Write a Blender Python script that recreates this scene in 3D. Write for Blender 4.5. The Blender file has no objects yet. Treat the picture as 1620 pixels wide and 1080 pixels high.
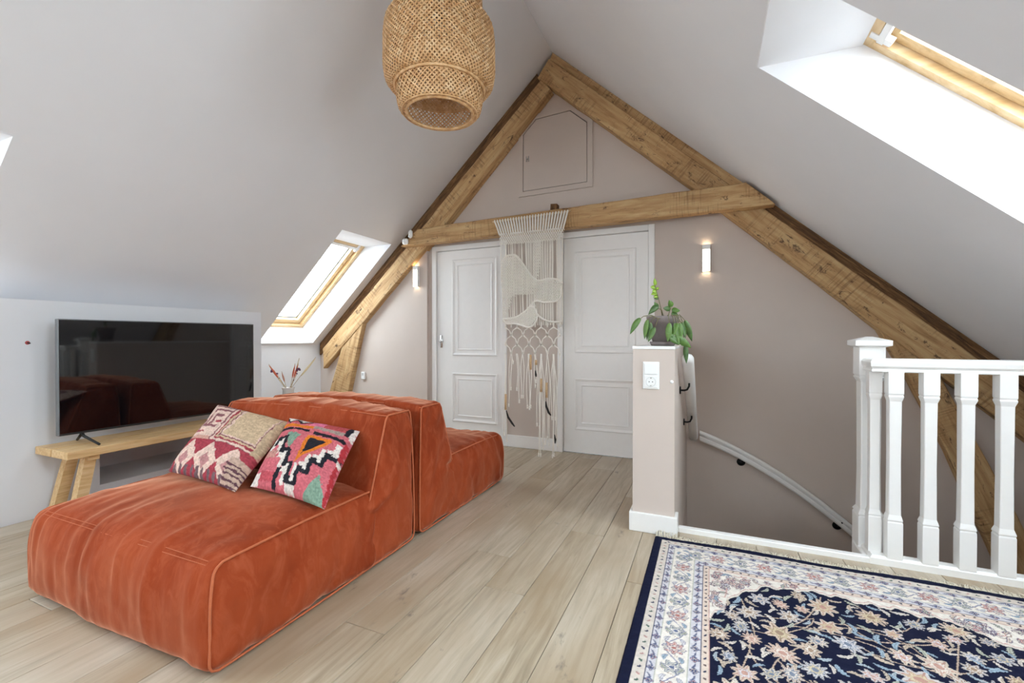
import bpy, math, random
import numpy as np
from mathutils import Vector, Matrix

# ------------------------------------------------------------------ camera, sky, exposure
scn = bpy.context.scene
col = scn.collection
cam_d = bpy.data.cameras.new('camera')
cam = bpy.data.objects.new('camera', cam_d)
col.objects.link(cam)
cam_d.sensor_width = 36.0
cam_d.lens = 15.778
cam_d.clip_start = 0.05
cam.location = (0, 0, 1.15)
cam.rotation_euler = (math.radians(90 - 0.484), 0, math.radians(23.72))
scn.camera = cam

world = bpy.data.worlds.new('world')
scn.world = world
world.use_nodes = True
_bg = world.node_tree.nodes['Background']
_bg.inputs[0].default_value = (0.80, 0.905, 1.0, 1)      # bright even overcast
_bg.inputs[1].default_value = 4.4

vs = scn.view_settings
vs.view_transform = 'Standard'
vs.look = 'None'
vs.exposure = 1.86
vs.gamma = 1.0
vs.use_curve_mapping = False
scn.cycles.use_denoising = True
scn.cycles.max_bounces = 9
scn.cycles.diffuse_bounces = 6
scn.cycles.adaptive_threshold = .06
scn.cycles.glossy_bounces = 3
scn.cycles.transmission_bounces = 4
scn.cycles.transparent_max_bounces = 8
scn.cycles.sample_clamp_indirect = 8.0


def portal(name, loc, normal, up, w, h):
    l = bpy.data.lights.new(name, 'AREA')
    l.shape = 'RECTANGLE'
    l.size, l.size_y = w, h
    l.cycles.is_portal = True
    o = bpy.data.objects.new(name, l)
    z = -Vector(normal).normalized()
    y = Vector(up).normalized()
    x = y.cross(z).normalized()
    y = z.cross(x)
    m = Matrix((x, y, z)).transposed().to_4x4()
    m.translation = Vector(loc)
    o.matrix_world = m
    col.objects.link(o)
    return o


# ------------------------------------------------------------------ numpy noise
def _hash(i, j, k, seed):
    n = (i * 374761393 + j * 668265263 + k * 2147483647 + seed * 974711) & 0xFFFFFFFF
    n = ((n ^ (n >> 13)) * 1274126177) & 0xFFFFFFFF
    n = (n ^ (n >> 16)) & 0xFFFF
    return n / 65535.0


def vnoise(p, seed=0):
    p = np.asarray(p, float)
    f = np.floor(p)
    t = p - f
    t = t * t * (3 - 2 * t)
    i, j, k = [f[..., a].astype(np.int64) for a in range(3)]
    r = 0
    for a in (0, 1):
        for b in (0, 1):
            for c in (0, 1):
                w = (t[..., 0] if a else 1 - t[..., 0]) * (t[..., 1] if b else 1 - t[..., 1]) * (t[..., 2] if c else 1 - t[..., 2])
                r = r + w * _hash(i + a, j + b, k + c, seed)
    return r * 2 - 1


def fbm(p, o=3, seed=0):
    r, a = 0, 1.0
    p = np.asarray(p, float)
    for q in range(o):
        r = r + a * vnoise(p * 2 ** q, seed + q)
        a *= .5
    return r


# ------------------------------------------------------------------ materials
M = {}


def srgb(r, g, b):
    f = lambda c: c / 12.92 if c <= .04045 else ((c + .055) / 1.055) ** 2.4
    return (f(r / 255), f(g / 255), f(b / 255), 1)


class NT:
    def __init__(s, name):
        m = bpy.data.materials.new(name)
        m.use_nodes = True
        M[name] = m
        s.m, s.t = m, m.node_tree
        s.b = s.t.nodes['Principled BSDF']
        s.out = s.t.nodes['Material Output']

    def n(s, kind, **kw):
        o = s.t.nodes.new(kind)
        for k, v in kw.items():
            if k.startswith('i_'):
                o.inputs[k[2:].replace('_', ' ')].default_value = v
            else:
                setattr(o, k, v)
        return o

    def l(s, a, b):
        s.t.links.new(a, b)

    def coords(s, scale, kind='Object', rnd=False):
        tc = s.n('ShaderNodeTexCoord')
        mp = s.n('ShaderNodeMapping')
        mp.inputs['Scale'].default_value = scale
        s.l(tc.outputs[kind], mp.inputs['Vector'])
        if rnd:
            oi = s.n('ShaderNodeObjectInfo')
            mu = s.n('ShaderNodeMath', operation='MULTIPLY')
            mu.inputs[1].default_value = 61.0
            s.l(oi.outputs['Random'], mu.inputs[0])
            cx = s.n('ShaderNodeCombineXYZ')
            for a in 'XYZ':
                s.l(mu.outputs[0], cx.inputs[a])
            s.l(cx.outputs[0], mp.inputs['Location'])
        return mp.outputs[0]

    def noise(s, vec, scale, detail=4, rough=.55, dist=0):
        o = s.n('ShaderNodeTexNoise')
        o.inputs['Scale'].default_value = scale
        o.inputs['Detail'].default_value = detail
        o.inputs['Roughness'].default_value = rough
        o.inputs['Distortion'].default_value = dist
        s.l(vec, o.inputs['Vector'])
        return o.outputs['Fac']

    def ramp(s, fac, stops):
        o = s.n('ShaderNodeValToRGB')
        e = o.color_ramp.elements
        while len(e) < len(stops):
            e.new(.5)
        for q, (p, c) in zip(e, stops):
            q.position = p
            q.color = c if len(c) == 4 else (*c, 1)
        s.l(fac, o.inputs[0])
        return o.outputs[0]

    def mix(s, fac, a, b, mode='MIX'):
        o = s.n('ShaderNodeMix', data_type='RGBA', blend_type=mode)
        for sock, v in ((0, fac), (6, a), (7, b)):
            if isinstance(v, (int, float)):
                o.inputs[sock].default_value = v
            elif isinstance(v, tuple):
                o.inputs[sock].default_value = v
            else:
                s.l(v, o.inputs[sock])
        return o.outputs[2]

    def bump(s, h, strength=.2, dist=.01):
        o = s.n('ShaderNodeBump')
        o.inputs['Strength'].default_value = strength
        o.inputs['Distance'].default_value = dist
        s.l(h, o.inputs['Height'])
        s.l(o.outputs[0], s.b.inputs['Normal'])

    def set(s, **kw):
        for k, v in kw.items():
            s.b.inputs[k.replace('_', ' ')].default_value = v
        return s


def plain(name, c, rough=.5, var=.04, scale=30, bump=.0, **kw):
    """one colour with a slight procedural variation"""
    t = NT(name)
    v = t.coords((1, 1, 1))
    f = t.noise(v, scale, 3)
    lo = tuple(max(0, x * (1 - var)) for x in c[:3]) + (1,)
    hi = tuple(min(1, x * (1 + var)) for x in c[:3]) + (1,)
    t.l(t.ramp(f, [(.3, lo), (.7, hi)]), t.b.inputs['Base Color'])
    t.set(Roughness=rough, **kw)
    if bump:
        t.bump(t.noise(v, scale * 6, 3), bump, .004)
    return t


plain('wall_paint', srgb(205, 191, 181), .75, .02, 3, .04)
plain('ceiling_paint', srgb(232, 231, 233), .8, .015, 2, .04)
plain('left_wall_paint', srgb(226, 226, 229), .75, .015, 2.5, .05)
plain('white_lacquer', srgb(240, 238, 235), .32, .01, 20)
plain('door_white', srgb(240, 237, 234), .4, .01, 20)
plain('plastic_white', srgb(240, 240, 238), .35, .01, 20)
plain('black_metal', srgb(28, 27, 28), .4, .1, 40, .0, Metallic=.6)
plain('chrome', (.6, .6, .6, 1), .2, .03, 40, .0, Metallic=1.0)
plain('tv_frame', srgb(120, 122, 124), .4, .03, 40, .0, Metallic=.5)
plain('dark_plastic', srgb(30, 30, 31), .45, .05, 40)
plain('soil', srgb(60, 45, 36), .95, .3, 120, .6)
plain('clay', srgb(136, 124, 122), .8, .12, 22, .2)
plain('feather', srgb(40, 34, 32), .7, .3, 60)
plain('bead', srgb(214, 178, 136), .6, .12, 60)
plain('cord', srgb(247, 241, 232), .9, .03, 90, .3)
plain('fringe', srgb(226, 216, 196), .9, .1, 90)
plain('black_cable', srgb(20, 18, 18), .5, .1, 40)
plain('vase', srgb(214, 206, 200), .25, .05, 12)
plain('dry_stem', srgb(178, 156, 120), .8, .1, 50)
plain('dry_orange', srgb(206, 106, 78), .9, .2, 120)
plain('dry_cream', srgb(226, 208, 170), .9, .1, 120)
plain('dry_purple', srgb(112, 66, 92), .9, .2, 120)
plain('dry_pink', srgb(196, 140, 122), .9, .2, 120)
plain('gasket', srgb(60, 66, 74), .6, .05, 40)
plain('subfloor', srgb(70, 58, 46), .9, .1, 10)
plain('bulb', srgb(245, 240, 230), .2, .01, 10)
plain('stair_wood', srgb(190, 165, 136), .5, .1, 8)

t = NT('screen')
t.set(Base_Color=(.004, .004, .005, 1), Roughness=.04)
t.b.inputs['Specular IOR Level'].default_value = .8

t = NT('pane_glass')                     # clear pane: mostly passes light straight through, reflects a little
tr = t.n('ShaderNodeBsdfTransparent')
tr.inputs[0].default_value = (.96, .98, .98, 1)
gl = t.n('ShaderNodeBsdfGlossy')
gl.inputs['Roughness'].default_value = .02
mx = t.n('ShaderNodeMixShader')
mx.inputs[0].default_value = .05
t.l(tr.outputs[0], mx.inputs[1])
t.l(gl.outputs[0], mx.inputs[2])
t.l(mx.outputs[0], t.out.inputs[0])

t = NT('lamp_glow')
t.set(Base_Color=(1, .95, .88, 1), Roughness=.5, Emission_Color=(1, .78, .52, 1), Emission_Strength=4.5)

# reclaimed timber: local X runs along the beam
t = NT('old_timber')
v = t.coords((1, 1, 1), rnd=True)
vg = t.coords((.9, 9, 9), rnd=True)
grain = t.noise(vg, 3.0, 6, .62, .5)
c1 = t.ramp(grain, [(.25, srgb(146, 108, 66)), (.45, srgb(190, 150, 102)), (.62, srgb(208, 174, 126)), (.8, srgb(222, 194, 150))])
vs_ = t.coords((30, 1.6, 1.6), rnd=True)
saw = t.noise(vs_, 2.6, 2, .5)
patch = t.noise(t.coords((1.6, 3, 3), rnd=True), 1.6, 3, .5)
sawm = t.mix(1.0, t.ramp(saw, [(.5, (0, 0, 0)), (.64, (.5, .5, .5))]), t.ramp(patch, [(.48, (0, 0, 0)), (.6, (1, 1, 1))]), 'MULTIPLY')
c2 = t.mix(sawm, c1, srgb(116, 80, 46))
vk = t.coords((3.2, 7, 7), rnd=True)
kn = t.noise(vk, 2.2, 7, .8, .8)
c3 = t.mix(t.ramp(kn, [(.575, (0, 0, 0)), (.635, (.9, .9, .9))]), c2, srgb(70, 45, 28))
big = t.noise(t.coords((.5, 1.2, 1.2), rnd=True), 1.5, 2, .5)
c3 = t.mix(t.ramp(big, [(.4, (0, 0, 0)), (.7, (.35, .35, .35))]), c3, srgb(128, 92, 56))
t.l(c3, t.b.inputs['Base Color'])
t.set(Roughness=.72)
t.bump(t.mix(.5, grain, kn), .5, .012)

t = NT('dark_timber')
vg = t.coords((.9, 9, 9), rnd=True)
grain = t.noise(vg, 5.0, 6, .7, .8)
t.l(t.ramp(grain, [(.3, srgb(52, 34, 20)), (.5, srgb(112, 78, 46)), (.72, srgb(168, 126, 82))]), t.b.inputs['Base Color'])
t.set(Roughness=.8)
t.bump(grain, .8, .015)


def wood(name, lo, mid, hi, sc, axis_scale, rough, bumpv=.15, ring=0):
    t = NT(name)
    vg = t.coords(axis_scale, rnd=True)
    g = t.noise(vg, sc, 5, .6, .8)
    if ring:
        wv = t.n('ShaderNodeTexWave', wave_type='RINGS')
        wv.inputs['Scale'].default_value = ring
        wv.inputs['Distortion'].default_value = 4.0
        wv.inputs['Detail'].default_value = 2.0
        t.l(vg, wv.inputs['Vector'])
        g = t.mix(.6, g, wv.outputs['Fac'])
    t.l(t.ramp(g, [(.25, lo), (.5, mid), (.75, hi)]), t.b.inputs['Base Color'])
    t.set(Roughness=rough)
    t.bump(g, bumpv, .003)
    return t


wood('pine', srgb(206, 172, 122), srgb(226, 196, 150), srgb(238, 214, 176), 4, (8, .8, 8), .5, .1)
wood('pine_x', srgb(196, 158, 106), srgb(226, 194, 146), srgb(240, 216, 176), 2.2, (.7, 6, 6), .5, .1)
wood('bench_wood', srgb(196, 150, 96), srgb(222, 184, 132), srgb(238, 208, 162), 5, (9, .9, 9), .45, .1)

# whitewashed oak planks: local Y runs along the plank
t = NT('oak_plank')
vg = t.coords((11, .8, 8), rnd=True)
g = t.noise(vg, 3.0, 6, .62, .7)
c1 = t.ramp(g, [(.25, srgb(138, 122, 100)), (.5, srgb(174, 158, 135)), (.78, srgb(196, 183, 164))])
oi = t.n('ShaderNodeObjectInfo')
c2 = t.mix(t.ramp(oi.outputs['Random'], [(0, (.0, .0, .0)), (1, (.55, .55, .55))]), c1, srgb(208, 197, 180))
vb = t.coords((2.2, .9, 1), rnd=True)
blot = t.noise(vb, 1.6, 3, .5)
c3 = t.mix(t.ramp(blot, [(.40, (0, 0, 0)), (.68, (.7, .7, .7))]), c2, srgb(158, 136, 108))
vk = t.coords((3.4, 1.5, 1), rnd=True)
kn = t.noise(vk, 1.9, 5, .7, .4)
c4 = t.mix(t.ramp(kn, [(.64, (0, 0, 0)), (.74, (.75, .75, .75))]), c3, srgb(92, 86, 84))
t.l(c4, t.b.inputs['Base Color'])
t.set(Roughness=.42)
t.bump(g, .12, .002)

# rust-orange velvet with brushed nap
t = NT('velvet')
v = t.coords((1, 1, 1))
n1 = t.noise(v, 2.6, 4, .55, .4)
n2 = t.noise(t.coords((2.6, 2.2, 1)), 7, 5, .65, 1.2)
c1 = t.ramp(n1, [(.3, srgb(128, 50, 24)), (.5, srgb(146, 60, 30)), (.7, srgb(158, 72, 40))])
c2 = t.mix(t.ramp(n2, [(.46, (0, 0, 0)), (.74, (.38, .38, .38))]), c1, srgb(190, 104, 70))
t.l(c2, t.b.inputs['Base Color'])
t.set(Roughness=.85)
t.b.inputs['Sheen Weight'].default_value = 1.0
t.b.inputs['Sheen Roughness'].default_value = .31
t.b.inputs['Sheen Tint'].default_value = srgb(255, 190, 155)
t.b.inputs['Specular IOR Level'].default_value = .1
t.bump(t.noise(v, 240, 2), .08, .002)
plain('velvet_piping', srgb(186, 100, 62), .85, .08, 60)


def attr_mat(name, rough, bump_scale=400, bumpv=.3):
    t = NT(name)
    a = t.n('ShaderNodeAttribute', attribute_name='pattern')
    v = t.coords((1, 1, 1))
    f = t.noise(v, bump_scale, 2)
    t.l(t.mix(1.0, a.outputs['Color'], t.ramp(f, [(.2, (.72, .72, .72)), (.8, (1, 1, 1))]), 'MULTIPLY'), t.b.inputs['Base Color'])
    t.set(Roughness=rough)
    t.b.inputs['Specular IOR Level'].default_value = .1
    t.bump(f, bumpv, .004)
    return t


attr_mat('rug_pile', .95, 500)
attr_mat('kilim', .95, 300)

t = NT('rattan')
v = t.coords((1, 1, 1))
t.l(t.ramp(t.noise(v, 26, 3, .6), [(.3, srgb(188, 138, 88)), (.5, srgb(214, 170, 120)), (.72, srgb(232, 200, 156))]), t.b.inputs['Base Color'])
t.set(Roughness=.55)

t = NT('leaf')
v = t.coords((1, 1, 1))
oi = t.n('ShaderNodeObjectInfo')
c = t.ramp(t.noise(v, 30, 3), [(.3, srgb(48, 78, 36)), (.7, srgb(92, 122, 58))])
t.l(t.mix(t.ramp(oi.outputs['Random'], [(0, (0, 0, 0)), (1, (.5, .5, .5))]), c, srgb(112, 150, 56)), t.b.inputs['Base Color'])
t.set(Roughness=.4)
plain('stem', srgb(112, 106, 66), .6, .15, 50)
plain('young_leaf', srgb(140, 172, 48), .45, .12, 40)


# ------------------------------------------------------------------ geometry helpers
def tag(o, label=None, cat=None, group=None, kind=None):
    if label: o['label'] = label
    if cat: o['category'] = cat
    if group: o['group'] = group
    if kind: o['kind'] = kind
    return o


def thing(name, loc, label=None, cat=None, group=None, kind=None):
    o = bpy.data.objects.new(name, None)
    o.empty_display_size = .05
    o.location = loc
    col.objects.link(o)
    return tag(o, label, cat, group, kind)


def wloc(o):
    v = Vector((0, 0, 0))
    while o is not None:
        v = v + o.location
        o = o.parent
    return v


class MB:
    """collects geometry in world coordinates"""

    def __init__(s):
        s.v, s.f = [], []

    def add(s, v, f):
        o = len(s.v)
        s.v.extend([tuple(map(float, q)) for q in v])
        s.f.extend([tuple(int(i) + o for i in q) for q in f])
        return s

    def box(s, x0, x1, y0, y1, z0, z1, b=0.0):
        if b <= 0:
            v = [(x, y, z) for z in (z0, z1) for y in (y0, y1) for x in (x0, x1)]
            return s.add(v, [(0, 2, 3, 1), (4, 5, 7, 6), (0, 1, 5, 4), (2, 6, 7, 3), (0, 4, 6, 2), (1, 3, 7, 5)])
        b = min(b, (x1 - x0) * .49, (y1 - y0) * .49, (z1 - z0) * .49)
        v, idx = [], {}
        for sx in (0, 1):
            for sy in (0, 1):
                for sz in (0, 1):
                    X, Y, Z = (x0, x1)[sx], (y0, y1)[sy], (z0, z1)[sz]
                    dx, dy, dz = (b, -b)[sx], (b, -b)[sy], (b, -b)[sz]
                    for k, p in enumerate(((X, Y + dy, Z + dz), (X + dx, Y, Z + dz), (X + dx, Y + dy, Z))):
                        idx[sx, sy, sz, k] = len(v)
                        v.append(p)
        f = []
        I = lambda a, b_, c, k: idx[a, b_, c, k]
        for sgn in (0, 1):
            q = [(0, 0), (1, 0), (1, 1), (0, 1)]
            f.append([I(sgn, a, c, 0) for a, c in q])
            f.append([I(a, sgn, c, 1) for a, c in q])
            f.append([I(a, c, sgn, 2) for a, c in q])
        for a in (0, 1):
            for c in (0, 1):
                f.append([I(a, c, 0, 0), I(a, c, 1, 0), I(a, c, 1, 1), I(a, c, 0, 1)])
                f.append([I(a, 0, c, 0), I(a, 1, c, 0), I(a, 1, c, 2), I(a, 0, c, 2)])
                f.append([I(0, a, c, 1), I(1, a, c, 1), I(1, a, c, 2), I(0, a, c, 2)])
                for d in (0, 1):
                    pass
        for a in (0, 1):
            for c in (0, 1):
                for d in (0, 1):
                    f.append([I(a, c, d, 0), I(a, c, d, 1), I(a, c, d, 2)])
        return s.add(v, f)

    def prism(s, poly, axis, a, b):
        """poly in the two remaining axes (x,z for axis y; x,y for z; y,z for x)"""
        n = len(poly)

        def P(q, t):
            return {'y': (q[0], t, q[1]), 'z': (q[0], q[1], t), 'x': (t, q[0], q[1])}[axis]
        v = [P(q, a) for q in poly] + [P(q, b) for q in poly]
        f = [tuple(range(n))[::-1], tuple(range(n, 2 * n))]
        f += [(i, (i + 1) % n, n + (i + 1) % n, n + i) for i in range(n)]
        return s.add(v, f)

    def tube(s, pts, r, seg=6, closed=False, cap=True):
        pts = [Vector(p) for p in pts]
        n = len(pts)
        rs = r if hasattr(r, '__len__') else [r] * n
        v, f = [], []
        prev = None
        for i, p in enumerate(pts):
            if closed:
                d = pts[(i + 1) % n] - pts[i - 1]
            else:
                d = pts[min(i + 1, n - 1)] - pts[max(i - 1, 0)]
            d = d.normalized() if d.length > 1e-9 else Vector((0, 0, 1))
            if prev is None:
                u = d.orthogonal().normalized()
            else:
                u = (prev - d * prev.dot(d))
                u = u.normalized() if u.length > 1e-6 else d.orthogonal().normalized()
            prev = u
            w = d.cross(u)
            for k in range(seg):
                a = 2 * math.pi * k / seg
                v.append(p + (u * math.cos(a) + w * math.sin(a)) * rs[i])
        for i in range(n if closed else n - 1):
            j = (i + 1) % n
            for k in range(seg):
                f.append((i * seg + k, i * seg + (k + 1) % seg, j * seg + (k + 1) % seg, j * seg + k))
        if cap and not closed:
            f.append(tuple(range(seg))[::-1])
            f.append(tuple((n - 1) * seg + k for k in range(seg)))
        return s.add(v, f)

    def lathe(s, c, prof, seg=32, close=False):
        v, f = [], []
        for r, z in prof:
            for k in range(seg):
                a = 2 * math.pi * k / seg
                v.append((c[0] + r * math.cos(a), c[1] + r * math.sin(a), c[2] + z))
        m = len(prof)
        for i in range(m if close else m - 1):
            j = (i + 1) % m
            for k in range(seg):
                f.append((i * seg + k, i * seg + (k + 1) % seg, j * seg + (k + 1) % seg, j * seg + k))
        return s.add(v, f)

    def ball(s, c, r, seg=8, rings=5):
        rx, ry, rz = r if hasattr(r, '__len__') else (r, r, r)
        v = [(c[0], c[1], c[2] - rz)]
        for i in range(1, rings):
            a = -math.pi / 2 + math.pi * i / rings
            for k in range(seg):
                b = 2 * math.pi * k / seg
                v.append((c[0] + rx * math.cos(a) * math.cos(b), c[1] + ry * math.cos(a) * math.sin(b), c[2] + rz * math.sin(a)))
        v.append((c[0], c[1], c[2] + rz))
        f = [(0, 1 + (k + 1) % seg, 1 + k) for k in range(seg)]
        for i in range(rings - 2):
            for k in range(seg):
                a, b = 1 + i * seg, 1 + (i + 1) * seg
                f.append((a + k, a + (k + 1) % seg, b + (k + 1) % seg, b + k))
        t_ = len(v) - 1
        a = 1 + (rings - 2) * seg
        f += [(a + k, a + (k + 1) % seg, t_) for k in range(seg)]
        return s.add(v, f)

    def rot(s, M4):
        s.v = [tuple(M4 @ Vector(q)) for q in s.v]
        return s

    def build(s, name, mat, parent=None, smooth=False, origin=None):
        """world-coordinate geometry becomes one mesh object"""
        org = Vector(origin) if origin is not None else None
        if org is None:
            a = np.array(s.v)
            org = Vector(((a[:, 0].min() + a[:, 0].max()) / 2, (a[:, 1].min() + a[:, 1].max()) / 2, a[:, 2].min()))
        me = bpy.data.meshes.new(name)
        me.from_pydata([(q[0] - org[0], q[1] - org[1], q[2] - org[2]) for q in s.v], [], s.f)
        fixn(me)
        me.materials.append(M[mat])
        if smooth:
            me.polygons.foreach_set('use_smooth', [True] * len(me.polygons))
        o = bpy.data.objects.new(name, me)
        if parent is not None:
            o.parent = parent
            o.location = org - wloc(parent)
        else:
            o.location = org
        col.objects.link(o)
        return o


def fixn(me):
    import bmesh
    if len(me.polygons) > 60000:
        return
    bm = bmesh.new()
    bm.from_mesh(me)
    bmesh.ops.recalc_face_normals(bm, faces=bm.faces)
    bm.to_mesh(me)
    bm.free()


def smooth_by_angle(o, ang=40):
    me = o.data
    me.polygons.foreach_set('use_smooth', [True] * len(me.polygons))
    try:
        me.set_sharp_from_angle(angle=math.radians(ang))
    except Exception:
        pass


def grid_mesh(name, P, mat, parent=None, colors=None, origin=None, smooth=True):
    """P: (n,m,3) array of world points"""
    n, m, _ = P.shape
    org = np.array(origin) if origin is not None else np.array([P[..., 0].mean(), P[..., 1].mean(), P[..., 2].min()])
    me = bpy.data.meshes.new(name)
    me.vertices.add(n * m)
    me.vertices.foreach_set('co', (P - org).reshape(-1).astype(np.float32))
    i = np.arange(n * m).reshape(n, m)
    q = np.stack([i[:-1, :-1], i[1:, :-1], i[1:, 1:], i[:-1, 1:]], -1).reshape(-1, 4)
    me.loops.add(q.size)
    me.loops.foreach_set('vertex_index', q.reshape(-1).astype(np.int32))
    me.polygons.add(len(q))
    me.polygons.foreach_set('loop_start', (np.arange(len(q)) * 4).astype(np.int32))
    me.polygons.foreach_set('loop_total', np.full(len(q), 4, np.int32))
    me.update(calc_edges=True)
    me.validate()
    if smooth:
        me.polygons.foreach_set('use_smooth', [True] * len(me.polygons))
    if colors is not None:
        a = me.color_attributes.new('pattern', 'FLOAT_COLOR', 'POINT')
        c4 = np.ones((n * m, 4), np.float32)
        c4[:, :3] = colors.reshape(-1, 3)
        a.data.foreach_set('color', c4.reshape(-1))
    me.materials.append(M[mat])
    o = bpy.data.objects.new(name, me)
    if parent is not None:
        o.parent = parent
        o.location = Vector(org) - wloc(parent)
    else:
        o.location = Vector(org)
    col.objects.link(o)
    return o


# ================================================================== THE ROOM
RX, RZ = -1.43, 3.97                      # ridge
SL, SR = .926, .902                       # roof slopes
GY, BY = 4.335, -2.9                      # far gable face, rear gable
KL, KR = -4.57, 2.35                      # knee walls
zl = lambda x: RZ + SL * (x - RX)
zr = lambda x: RZ - SR * (x - RX)

# floor slab with planks (stairwell is the open corner behind the half wall)
m = MB()
m.box(KL - .1, -.2, BY, GY + .2, -.25, -.014)
m.box(-.2, KR + .1, BY, 2.825, -.25, -.014)
floor = m.build('floor', 'subfloor')
tag(floor, kind='structure')
PW = .1985
plank_meshes = {}
random.seed(4)
fixed = {-1.35: 1.386, -1.15: 2.14, -.755: 2.586, -.355: 2.152, -1.55: 2.79}
for k in range(-22, 14):
    x0 = -.355 + PW * k
    x1 = x0 + PW
    if x1 < KL + .02 or x0 > KR - .02:
        continue
    x0c, x1c = max(x0, KL), min(x1, KR)
    ylim = GY + .02 if x1 < -.16 else 2.832
    j = next((v for kx, v in fixed.items() if abs(kx - x0) < .05), random.uniform(1.0, 3.0))
    ends = sorted([j + n * 2.05 for n in range(-4, 4)])
    ends = [BY] + [e for e in ends if BY + .2 < e < ylim - .15] + [ylim]
    for a, b in zip(ends[:-1], ends[1:]):
        key = (round(x1c - x0c, 4), round(b - a, 3))
        if key not in plank_meshes:
            w, L = key
            g = .0012
            mm = MB().box(-w / 2 + g, w / 2 - g, -L / 2 + g, L / 2 - g, -.014, 0, .0016)
            o = mm.build('plank', 'oak_plank', floor, origin=(0, 0, 0))
            plank_meshes[key] = o.data
        else:
            o = bpy.data.objects.new('plank', plank_meshes[key])
            col.objects.link(o)
            o.parent = floor
        o.location = Vector(((x0c + x1c) / 2, (a + b) / 2, random.uniform(-.0006, 0))) - floor.location

# far gable wall with two door openings; continues down into the stairwell
D1 = (-2.898, -1.962, 2.182)              # left door casing, outer x0, x1, top
D2 = (-1.40, -.463, 2.2)
m = MB()


def gable_poly(xa, xb, z0):
    p = [(xa, z0)]
    for x in sorted([xa, RX, xb]):
        if xa <= x <= xb:
            p.append((x, (zl(x) if x < RX else zr(x)) + .05))
    p.append((xb, z0))
    return p


m.prism([(KL - .3, -.25), (KL - .3, zl(KL - .3) + .1), (D1[0], zl(D1[0]) + .1), (D1[0], -.25)], 'y', GY, GY + .2)
m.prism([(D1[0], D1[2]), (D1[0], zl(D1[0]) + .1), (D1[1], zl(D1[1]) + .1), (D1[1], D1[2])], 'y', GY, GY + .2)
m.prism([(D1[1], -.25), (D1[1], zl(D1[1]) + .1), (RX, RZ + .1), (D2[0], zr(D2[0]) + .1), (D2[0], -.25)], 'y', GY, GY + .2)
m.prism([(D2[0], D2[2]), (D2[0], zr(D2[0]) + .1), (D2[1], zr(D2[1]) + .1), (D2[1], D2[2])], 'y', GY, GY + .2)
m.prism([(D2[1], -2.7), (D2[1], zr(D2[1]) + .1), (KR + .3, zr(KR + .3) + .1), (KR + .3, -2.7)], 'y', GY, GY + .2)
tag(m.build('wall_back', 'wall_paint'), kind='structure')
# thicker lining left of the left door
tag(MB().box(KL, -2.94, GY - .045, GY + .01, -.01, 2.2).build('wall_back_lining', 'wall_paint'), kind='structure')

# built-out eaves wall behind the bench with its open niche, and the alcove wall under the roof window
WX, WT, WE = -3.93, 1.39, 2.97
m = MB()
N0, N1, NZ0, NZ1 = 1.72, 2.86, .112, .40
m.box(KL, WX, BY, N0, -.01, WT)
m.box(KL, WX, N1, WE, -.01, WT)
m.box(KL, WX, N0, N1, NZ1, WT)
m.box(KL, WX, N0, N1, -.01, NZ0)
m.box(KL, KL + .1, N0, N1, NZ0, NZ1)
tag(m.build('wall_left', 'left_wall_paint'), kind='structure')
tag(MB().box(KL - .15, KL, BY, GY + .1, -.25, zl(KL) + .0).build('wall_left_alcove', 'left_wall_paint'), kind='structure')
tag(MB().box(KR, KR + .15, BY, GY + .1, -2.7, zr(KR) + .02).build('wall_right', 'wall_paint'), kind='structure')

# stairwell shell
tag(MB().box(-.42, KR, 2.60, 2.83, -2.7, -.25).build('wall_stairwell', 'wall_paint'), kind='structure')
tag(MB().box(-.42, -.18, 2.83, GY, -2.7, -.25).build('wall_stairwell_side', 'wall_paint'), kind='structure')
tag(MB().box(-.42, KR, 2.60, GY + .1, -2.85, -2.7).build('floor_below', 'stair_wood'), kind='structure')

# sloping ceilings: thick roof slabs with the roof windows cut through
TH = .40                                   # vertical slab thickness


def slab(openings, side):
    m = MB()
    zf, sl = (zl, SL) if side < 0 else (zr, SR)
    xe = KL - .25 if side < 0 else KR + .25
    xo = RX
    ys = [BY - .2] + [v for o in openings for v in (o[0], o[1])] + [GY + .2]
    full = [(xo, zf(xo)), (xe, zf(xe)), (xe, zf(xe) + TH), (xo, zf(xo) + TH)]
    for a, b in zip(ys[0::2], ys[1::2]):
        m.prism(full, 'y', a, b)
    for (a, b, xt, xb) in openings:
        zt = zf(xt)
        xh = xt + side * TH / sl
        m.prism([(xo, zf(xo)), (xt, zt), (xh, zt), (xo, zf(xo) + TH)], 'y', a, b)
        # lower cut square to the slope
        k = TH * sl / (1 + sl * sl)
        xq, zq = xb + side * k, zf(xb) + k / sl
        m.prism([(xb, zf(xb)), (xe, zf(xe)), (xe, zf(xe) + TH), (xq, zq)], 'y', a, b)
    return m


OPL = [(-1.3, -.1, -2.6, -4.2), (.38, 1.115, -3.33, -4.2), (3.385, 4.15, -3.316, -4.55)]  # first opening is an unseen extra, added to brighten the room
OPR = [(.1, 1.1, -.1, 1.85), (1.868, 2.537, .21, 1.75)]  # first opening added out of view for more daylight
tag(slab(OPL, -1).build('ceiling_left', 'ceiling_paint'), kind='structure')
tag(slab(OPR, 1).build('ceiling_right', 'ceiling_paint'), kind='structure')


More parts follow.
